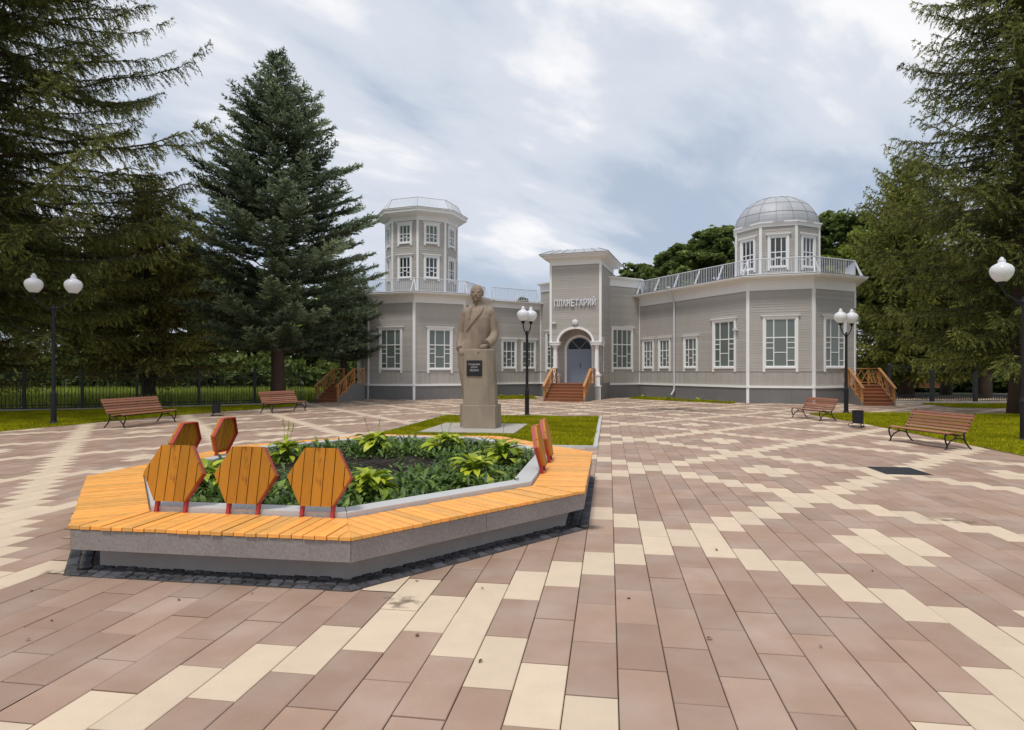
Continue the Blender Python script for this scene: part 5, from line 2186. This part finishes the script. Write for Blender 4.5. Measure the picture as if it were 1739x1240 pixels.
def spruce(name, label, loc, H, R, zb, seed, mt, kind='blue', whorl=.42, per=7, blet=.13, step=.075, ln=.13, wd=.022, trunk_r=.3, top_cut=None, sector=None, ntuft=3, profile=.85, cat='tree'):
    r = np.random.default_rng(seed)
    e = tag(empty(name, loc), label, cat)
    m = MB()
    zs = np.linspace(0, H, 14)
    m.tube([(0.03 * math.sin(z), .03 * math.cos(z * .7), z - .1) for z in zs], [max(.02, trunk_r * (1 - z / H) ** .8 * (1.25 if k == 0 else 1)) for k, z in enumerate(zs)], 10)
    m.build('trunk', M['bark'], e, smooth=True, world_coords=False)
    wood = MB()
    P_all, D_all, T_all, K_all = [], [], [], []
    z = zb
    while z < H - .15:
        t = (z - zb) / (H - zb)
        if top_cut and z > top_cut:
            break
        nb = per if t < .85 else max(4, per - 2)
        a0 = r.uniform(0, 6.28)
        for k in range(nb):
            az = a0 + 2 * math.pi * k / nb + r.normal(0, .18)
            if sector is not None:
                da = (az - sector[0] + math.pi) % (2 * math.pi) - math.pi
                if abs(da) > sector[1] and r.random() < .8:
                    continue
            L = R * (1 - t) ** profile * r.uniform(.66, 1.2) + .25
            if kind == 'blue':
                L = R * 1.04 * (1 - t ** 1.75) * r.uniform(.62, 1.2) + .14
            if t < .08:
                L *= .75 + 3 * t
            zz = z + r.uniform(-.18, .18)
            if kind == 'blue':
                a, b2 = .0 + .55 * t + r.normal(0, .07), .05 + .12 * (1 - t)
                c3 = 0.0
            else:
                a, b2 = -.02 + .42 * t + r.normal(0, .08), -.30 * (1 - t * .5)
                c3 = .34
            btint = r.normal(0, .13)
            ss = np.linspace(0, 1, 8)
            ca, sa = math.cos(az), math.sin(az)
            wob = r.normal(0, .03, 8) * L
            pts = np.column_stack([ca * L * ss - sa * wob, sa * L * ss + ca * wob, zz + L * (a * ss + b2 * ss ** 2 + c3 * ss ** 3.2)])
            wood.tube([tuple(p) for p in pts[:7]], [max(.006, .022 * L * .4 * (1 - s * .9)) for s in ss[:7]], 4, caps=False)
            # branchlets
            nbl = max(4, int(L * .88 / blet))
            for side in (-1, 1, 0):
                if side == 0 and kind == 'blue':
                    nn_ = nbl // 2
                else:
                    nn_ = nbl
                s = np.clip(np.linspace(.22 if kind == 'blue' else .12, 1.0, nn_) + r.normal(0, .02, nn_), .1, 1)
                idx = s * 7
                i0 = np.clip(idx.astype(int), 0, 6)
                f = (idx - i0)[:, None]
                p0 = pts[i0] * (1 - f) + pts[i0 + 1] * f
                tan = pts[np.clip(i0 + 1, 0, 7)] - pts[i0]
                tan /= np.linalg.norm(tan, axis=1)[:, None]
                lat = np.column_stack([-sa * np.ones(nn_), ca * np.ones(nn_), np.zeros(nn_)]) * side
                if kind == 'blue':
                    l = np.minimum(.85, .16 + .36 * L * (1 - s) ** .8) * r.uniform(.7, 1.2, nn_)
                    up = np.column_stack([np.zeros((nn_, 2)), np.full(nn_, .22 if side == 0 else .06)])
                    dd = tan * .75 + lat * .8 + up + r.normal(0, .12, (nn_, 3))
                    sag = -.05
                else:
                    l = np.minimum(.62 if side else .34, .15 + .20 * L * (1 - s) ** .7) * r.uniform(.5, 1.3, nn_)
                    dn = np.column_stack([np.zeros((nn_, 2)), np.full(nn_, -1.0 if side == 0 else -.26) + r.normal(0, .3, nn_)])
                    dd = tan * .55 + lat * .75 + dn * (1 if side else .9)
                    sag = -.28
                dd /= np.linalg.norm(dd, axis=1)[:, None]
                nst = np.maximum(2, (l / step).astype(int))
                rep = np.repeat(np.arange(nn_), nst)
                fr = np.concatenate([np.linspace(.08, 1, q) for q in nst])
                pos = p0[rep] + dd[rep] * (l[rep] * fr)[:, None]
                pos[:, 2] += sag * l[rep] * fr ** 2
                dr = dd[rep].copy()
                dr[:, 2] += 2 * sag * fr * .6
                for q in range(ntuft):
                    P_all.append(pos + r.normal(0, .018, pos.shape))
                    D_all.append(dr)
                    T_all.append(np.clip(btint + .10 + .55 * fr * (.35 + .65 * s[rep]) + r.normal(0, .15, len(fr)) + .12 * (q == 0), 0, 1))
            if kind != 'blue':
                nq = int(L / .05)
                sq = r.uniform(.2, 1, nq)
                i0 = np.clip((sq * 7).astype(int), 0, 6)
                f = (sq * 7 - i0)[:, None]
                pq_ = pts[i0] * (1 - f) + pts[i0 + 1] * f
                dq = pts[i0 + 1] - pts[i0]
                dq = dq / np.linalg.norm(dq, axis=1)[:, None] + r.normal(0, .7, (nq, 3))
                P_all.append(pq_ + r.normal(0, .03, pq_.shape))
                D_all.append(dq)
                T_all.append(np.clip(btint + .35 + r.normal(0, .15, nq), 0, 1))
        z += whorl * (1 - .45 * t) * r.uniform(.85, 1.15)
    P, D, T = np.vstack(P_all), np.vstack(D_all), np.concatenate(T_all)
    V = tuft_tris(P, D, ln, wd, .42 if kind == 'blue' else .30, r)
    wood.build('branches', M['bark'], e, world_coords=False)
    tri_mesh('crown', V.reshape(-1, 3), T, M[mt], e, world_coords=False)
    return len(V)


def broadleaf(name, label, loc, H, R, seed, mt='leafd', nclump=170, per=120, size=.20, zlow=.3, trunk_r=.25, group=None, cat='tree', flat=.85):
    r = np.random.default_rng(seed)
    e = tag(empty(name, loc), label, cat, group)
    m = MB()
    zt = H * .62
    m.tube([(0, 0, -.1), (.08, .03, H * .2), (-.05, .06, H * .42), (0.0, 0, zt)], [trunk_r * 1.2, trunk_r, trunk_r * .7, trunk_r * .3], 9)
    m.build('trunk', M['barkg'], e, smooth=True, world_coords=False)
    zc, rz = H * (1 + zlow) / 2, H * (1 - zlow) / 2
    # lumpy crown: a handful of large lobes carry the clumps
    nl = 9
    lob = []
    for k in range(nl):
        a = 2 * math.pi * k / nl + r.uniform(-.4, .4)
        el = r.uniform(-.5, 1.1)
        lob.append((R * .55 * math.cos(a) * math.cos(el), R * .55 * math.sin(a) * math.cos(el), zc + rz * .6 * math.sin(el), R * r.uniform(.38, .56)))
    lob.append((0, 0, zc + rz * .55, R * .5))
    lob.append((0, 0, zc, R * .6))
    lm = MB()
    for (x, y, z, q) in lob:
        lm.tube([(0, 0, H * .25 + rng.random()), (x * .4, y * .4, (H * .3 + z) / 2), (x, y, z)], [trunk_r * .45, trunk_r * .28, .03], 5)
    lm.build('limbs', M['barkg'], e, world_coords=False)
    P, T, C = [], [], []
    for k in range(nclump):
        x, y, z, q = lob[r.integers(len(lob))]
        d = r.normal(0, 1, 3)
        d /= np.linalg.norm(d)
        rad = q * r.uniform(.72, 1.05)
        c = np.array([x, y, z]) + d * rad * np.array([1, 1, flat])
        if c[2] < H * zlow * .5:
            continue
        n = int(per * r.uniform(.6, 1.4))
        cs = q * r.uniform(.20, .36)
        g_ = r.normal(0, 1, (n, 3))
        g_ /= np.linalg.norm(g_, axis=1)[:, None]
        g_ *= (r.uniform(.3, 1, n) ** .5)[:, None] * cs
        g_[:, 2] *= .7
        P.append(c + g_)
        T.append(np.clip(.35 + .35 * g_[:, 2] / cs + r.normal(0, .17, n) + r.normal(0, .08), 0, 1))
    P, T = np.vstack(P), np.concatenate(T)
    N = len(P)
    u = r.normal(0, 1, (N, 3))
    u /= np.linalg.norm(u, axis=1)[:, None]
    u[:, 2] *= .6
    w = np.cross(u, r.normal(0, 1, (N, 3)))
    w /= np.linalg.norm(w, axis=1)[:, None]
    s = (size * r.uniform(.6, 1.3, N))[:, None]
    V = np.empty((N, 4, 3))
    V[:, 0] = P - u * s
    V[:, 1] = P + w * s * .45
    V[:, 2] = P + u * s
    V[:, 3] = P - w * s * .45
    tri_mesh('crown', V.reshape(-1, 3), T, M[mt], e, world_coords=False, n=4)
    return e


nt = 0
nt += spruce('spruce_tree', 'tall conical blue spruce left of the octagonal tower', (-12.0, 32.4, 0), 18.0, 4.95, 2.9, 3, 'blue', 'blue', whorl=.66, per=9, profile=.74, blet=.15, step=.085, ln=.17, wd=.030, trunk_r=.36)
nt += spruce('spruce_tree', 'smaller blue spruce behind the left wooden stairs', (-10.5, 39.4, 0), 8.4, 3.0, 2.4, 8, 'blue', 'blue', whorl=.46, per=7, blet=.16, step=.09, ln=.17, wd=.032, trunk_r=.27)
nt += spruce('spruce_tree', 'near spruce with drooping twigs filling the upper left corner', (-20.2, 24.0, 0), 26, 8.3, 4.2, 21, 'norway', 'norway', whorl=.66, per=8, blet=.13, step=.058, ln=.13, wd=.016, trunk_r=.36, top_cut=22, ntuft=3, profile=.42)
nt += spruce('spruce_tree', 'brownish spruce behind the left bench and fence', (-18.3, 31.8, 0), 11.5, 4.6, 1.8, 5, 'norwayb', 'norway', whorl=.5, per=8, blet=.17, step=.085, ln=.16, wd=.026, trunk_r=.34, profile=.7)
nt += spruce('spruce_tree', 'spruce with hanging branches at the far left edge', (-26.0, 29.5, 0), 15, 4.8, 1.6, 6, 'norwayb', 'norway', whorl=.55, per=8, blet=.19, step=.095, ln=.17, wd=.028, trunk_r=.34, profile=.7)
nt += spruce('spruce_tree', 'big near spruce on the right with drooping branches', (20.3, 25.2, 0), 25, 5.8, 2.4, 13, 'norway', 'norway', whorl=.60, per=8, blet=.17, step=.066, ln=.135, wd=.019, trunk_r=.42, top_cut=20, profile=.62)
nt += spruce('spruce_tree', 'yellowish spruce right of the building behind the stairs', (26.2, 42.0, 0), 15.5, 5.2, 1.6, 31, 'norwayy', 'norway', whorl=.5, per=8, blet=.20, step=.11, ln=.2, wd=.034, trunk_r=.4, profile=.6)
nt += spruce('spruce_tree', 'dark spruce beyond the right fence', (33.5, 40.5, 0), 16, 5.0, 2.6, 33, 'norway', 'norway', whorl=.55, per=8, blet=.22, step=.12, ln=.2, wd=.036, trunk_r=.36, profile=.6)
print('spruce tris', nt)

for (u, Y, ztop, R, label, mt_, sd) in (
        (1215, 62, 17.2, 5.0, 'tall round broadleaf crown behind the roof left of the dome', 'leafd', 41),
        (1155, 62, 15.2, 4.2, 'broadleaf crown behind the long roof railing', 'leafd', 42),
        (1082, 66, 14.0, 4.0, 'low dark crown behind the roof right of the portal', 'leafd', 43),
        (1432, 58, 18.0, 5.4, 'round broadleaf crown right behind the dome', 'leafd', 44),
        (1495, 54, 15.5, 4.6, 'yellow green broadleaf tree right of the dome', 'leafy', 45),
        (1590, 60, 14.0, 5.0, 'broadleaf tree deep behind the right fence', 'leafd', 46),
        (1720, 60, 15.0, 5.5, 'broadleaf tree at the far right edge', 'leafd', 47),
        (888, 75, 12.6, .8, 'small treetop peeping over the roof left of the portal', 'leafd', 48),
        (30, 52, 15.0, 5.5, 'broadleaf tree deep behind the left fence at the edge', 'leafd', 51),
        (170, 56, 14.0, 5.5, 'broadleaf tree behind the brownish spruce', 'leafd', 52),
        (330, 54, 12.5, 5.0, 'broadleaf tree left of the blue spruce trunk', 'leafd', 53),
        (440, 58, 11.0, 4.6, 'broadleaf tree behind the blue spruce trunk', 'leafy', 54),
        (540, 56, 10.0, 4.4, 'bright broadleaf tree behind the left wooden stairs', 'leafy', 55)):
    x, y = at_depth(u, Y)
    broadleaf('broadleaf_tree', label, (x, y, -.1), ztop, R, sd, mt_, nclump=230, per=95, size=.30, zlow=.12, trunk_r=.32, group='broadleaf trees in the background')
# forked trunks standing behind the right fence
for k, (u, Y) in enumerate(((1535, 44), (1606, 47), (1672, 41))):
    x, y = at_depth(u, Y)
    broadleaf('broadleaf_tree', ['grey trunk tree nearest the right stairs behind the fence', 'grey trunk tree beside the far orange bench', 'forked grey trunk tree left of the big spruce'][k], (x, y, -.1), 9.5, 3.6, 70 + k, 'leafd', nclump=130, per=80, size=.26, zlow=.38, trunk_r=.36, group='trees behind the right fence')

# undergrowth and meadow beyond the fences (nobody could count these)
def thicket(name, label, poly, n, h, size, mt, zmin=0.0):
    r = nrg
    poly_a = np.array(poly)
    c = np.column_stack([r.uniform(poly_a[:, 0].min(), poly_a[:, 0].max(), n * 3), r.uniform(poly_a[:, 1].min(), poly_a[:, 1].max(), n * 3)])
    ok = np.array([inside(poly, x, y) for x, y in c])
    c = c[ok][:n]
    N = len(c)
    lump = .55 + .45 * np.sin(c[:, 0] * .9 + 2 * np.sin(c[:, 1] * .5)) * np.cos(c[:, 1] * .8 + .6 * c[:, 0])
    z = zmin + (h * lump) * r.uniform(0, 1, N) ** .6
    P = np.column_stack([c, z])
    u = r.normal(0, 1, (N, 3))
    u /= np.linalg.norm(u, axis=1)[:, None]
    w = np.cross(u, r.normal(0, 1, (N, 3)))
    w /= np.linalg.norm(w, axis=1)[:, None]
    s = (size * r.uniform(.6, 1.3, N))[:, None]
    V = np.empty((N, 4, 3))
    V[:, 0], V[:, 1], V[:, 2], V[:, 3] = P - u * s, P + w * s * .5, P + u * s, P - w * s * .5
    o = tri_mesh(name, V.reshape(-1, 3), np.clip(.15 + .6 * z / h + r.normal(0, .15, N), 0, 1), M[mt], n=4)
    return tag(o, label, 'undergrowth', kind='stuff')


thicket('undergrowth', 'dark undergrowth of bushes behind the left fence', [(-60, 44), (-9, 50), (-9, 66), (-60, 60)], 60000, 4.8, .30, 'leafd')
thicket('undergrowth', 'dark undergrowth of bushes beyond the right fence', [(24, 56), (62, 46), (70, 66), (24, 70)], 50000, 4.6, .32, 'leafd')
MEAD = [(-40, 26.4), (-23.2, 27.6), (-17.6, 30.2), (-11.8, 34.8), (-11.4, 47.0), (-44, 47.0)]
b = MB()
b.poly([(x, y, -.03) for x, y in MEAD])
tag(b.build('meadow', M['lawn']), kind='structure')


def blades(name, label, poly, n, h, wd, mt):
    r = nrg
    pa = np.array(poly)
    c = np.column_stack([r.uniform(pa[:, 0].min(), pa[:, 0].max(), n * 3), r.uniform(pa[:, 1].min(), pa[:, 1].max(), n * 3)])
    c = c[np.array([inside(poly, x, y) for x, y in c])][:n]
    N = len(c)
    a = r.uniform(0, 6.28, N)
    hh = h * r.uniform(.4, 1.2, N)
    V = np.empty((N, 3, 3))
    V[:, 0] = np.column_stack([c[:, 0] - np.cos(a) * wd, c[:, 1] - np.sin(a) * wd, np.full(N, -.03)])
    V[:, 1] = np.column_stack([c[:, 0] + np.cos(a) * wd, c[:, 1] + np.sin(a) * wd, np.full(N, -.03)])
    V[:, 2] = np.column_stack([c[:, 0] + r.normal(0, .25, N) * hh, c[:, 1] + r.normal(0, .25, N) * hh, hh])
    o = tri_mesh(name, V.reshape(-1, 3), r.uniform(0, 1, N), M[mt])
    return tag(o, label, 'grass', kind='stuff')


blades('tall_grass', 'tall bright meadow grass behind the left fence', MEAD, 60000, .62, .03, 'meadow')
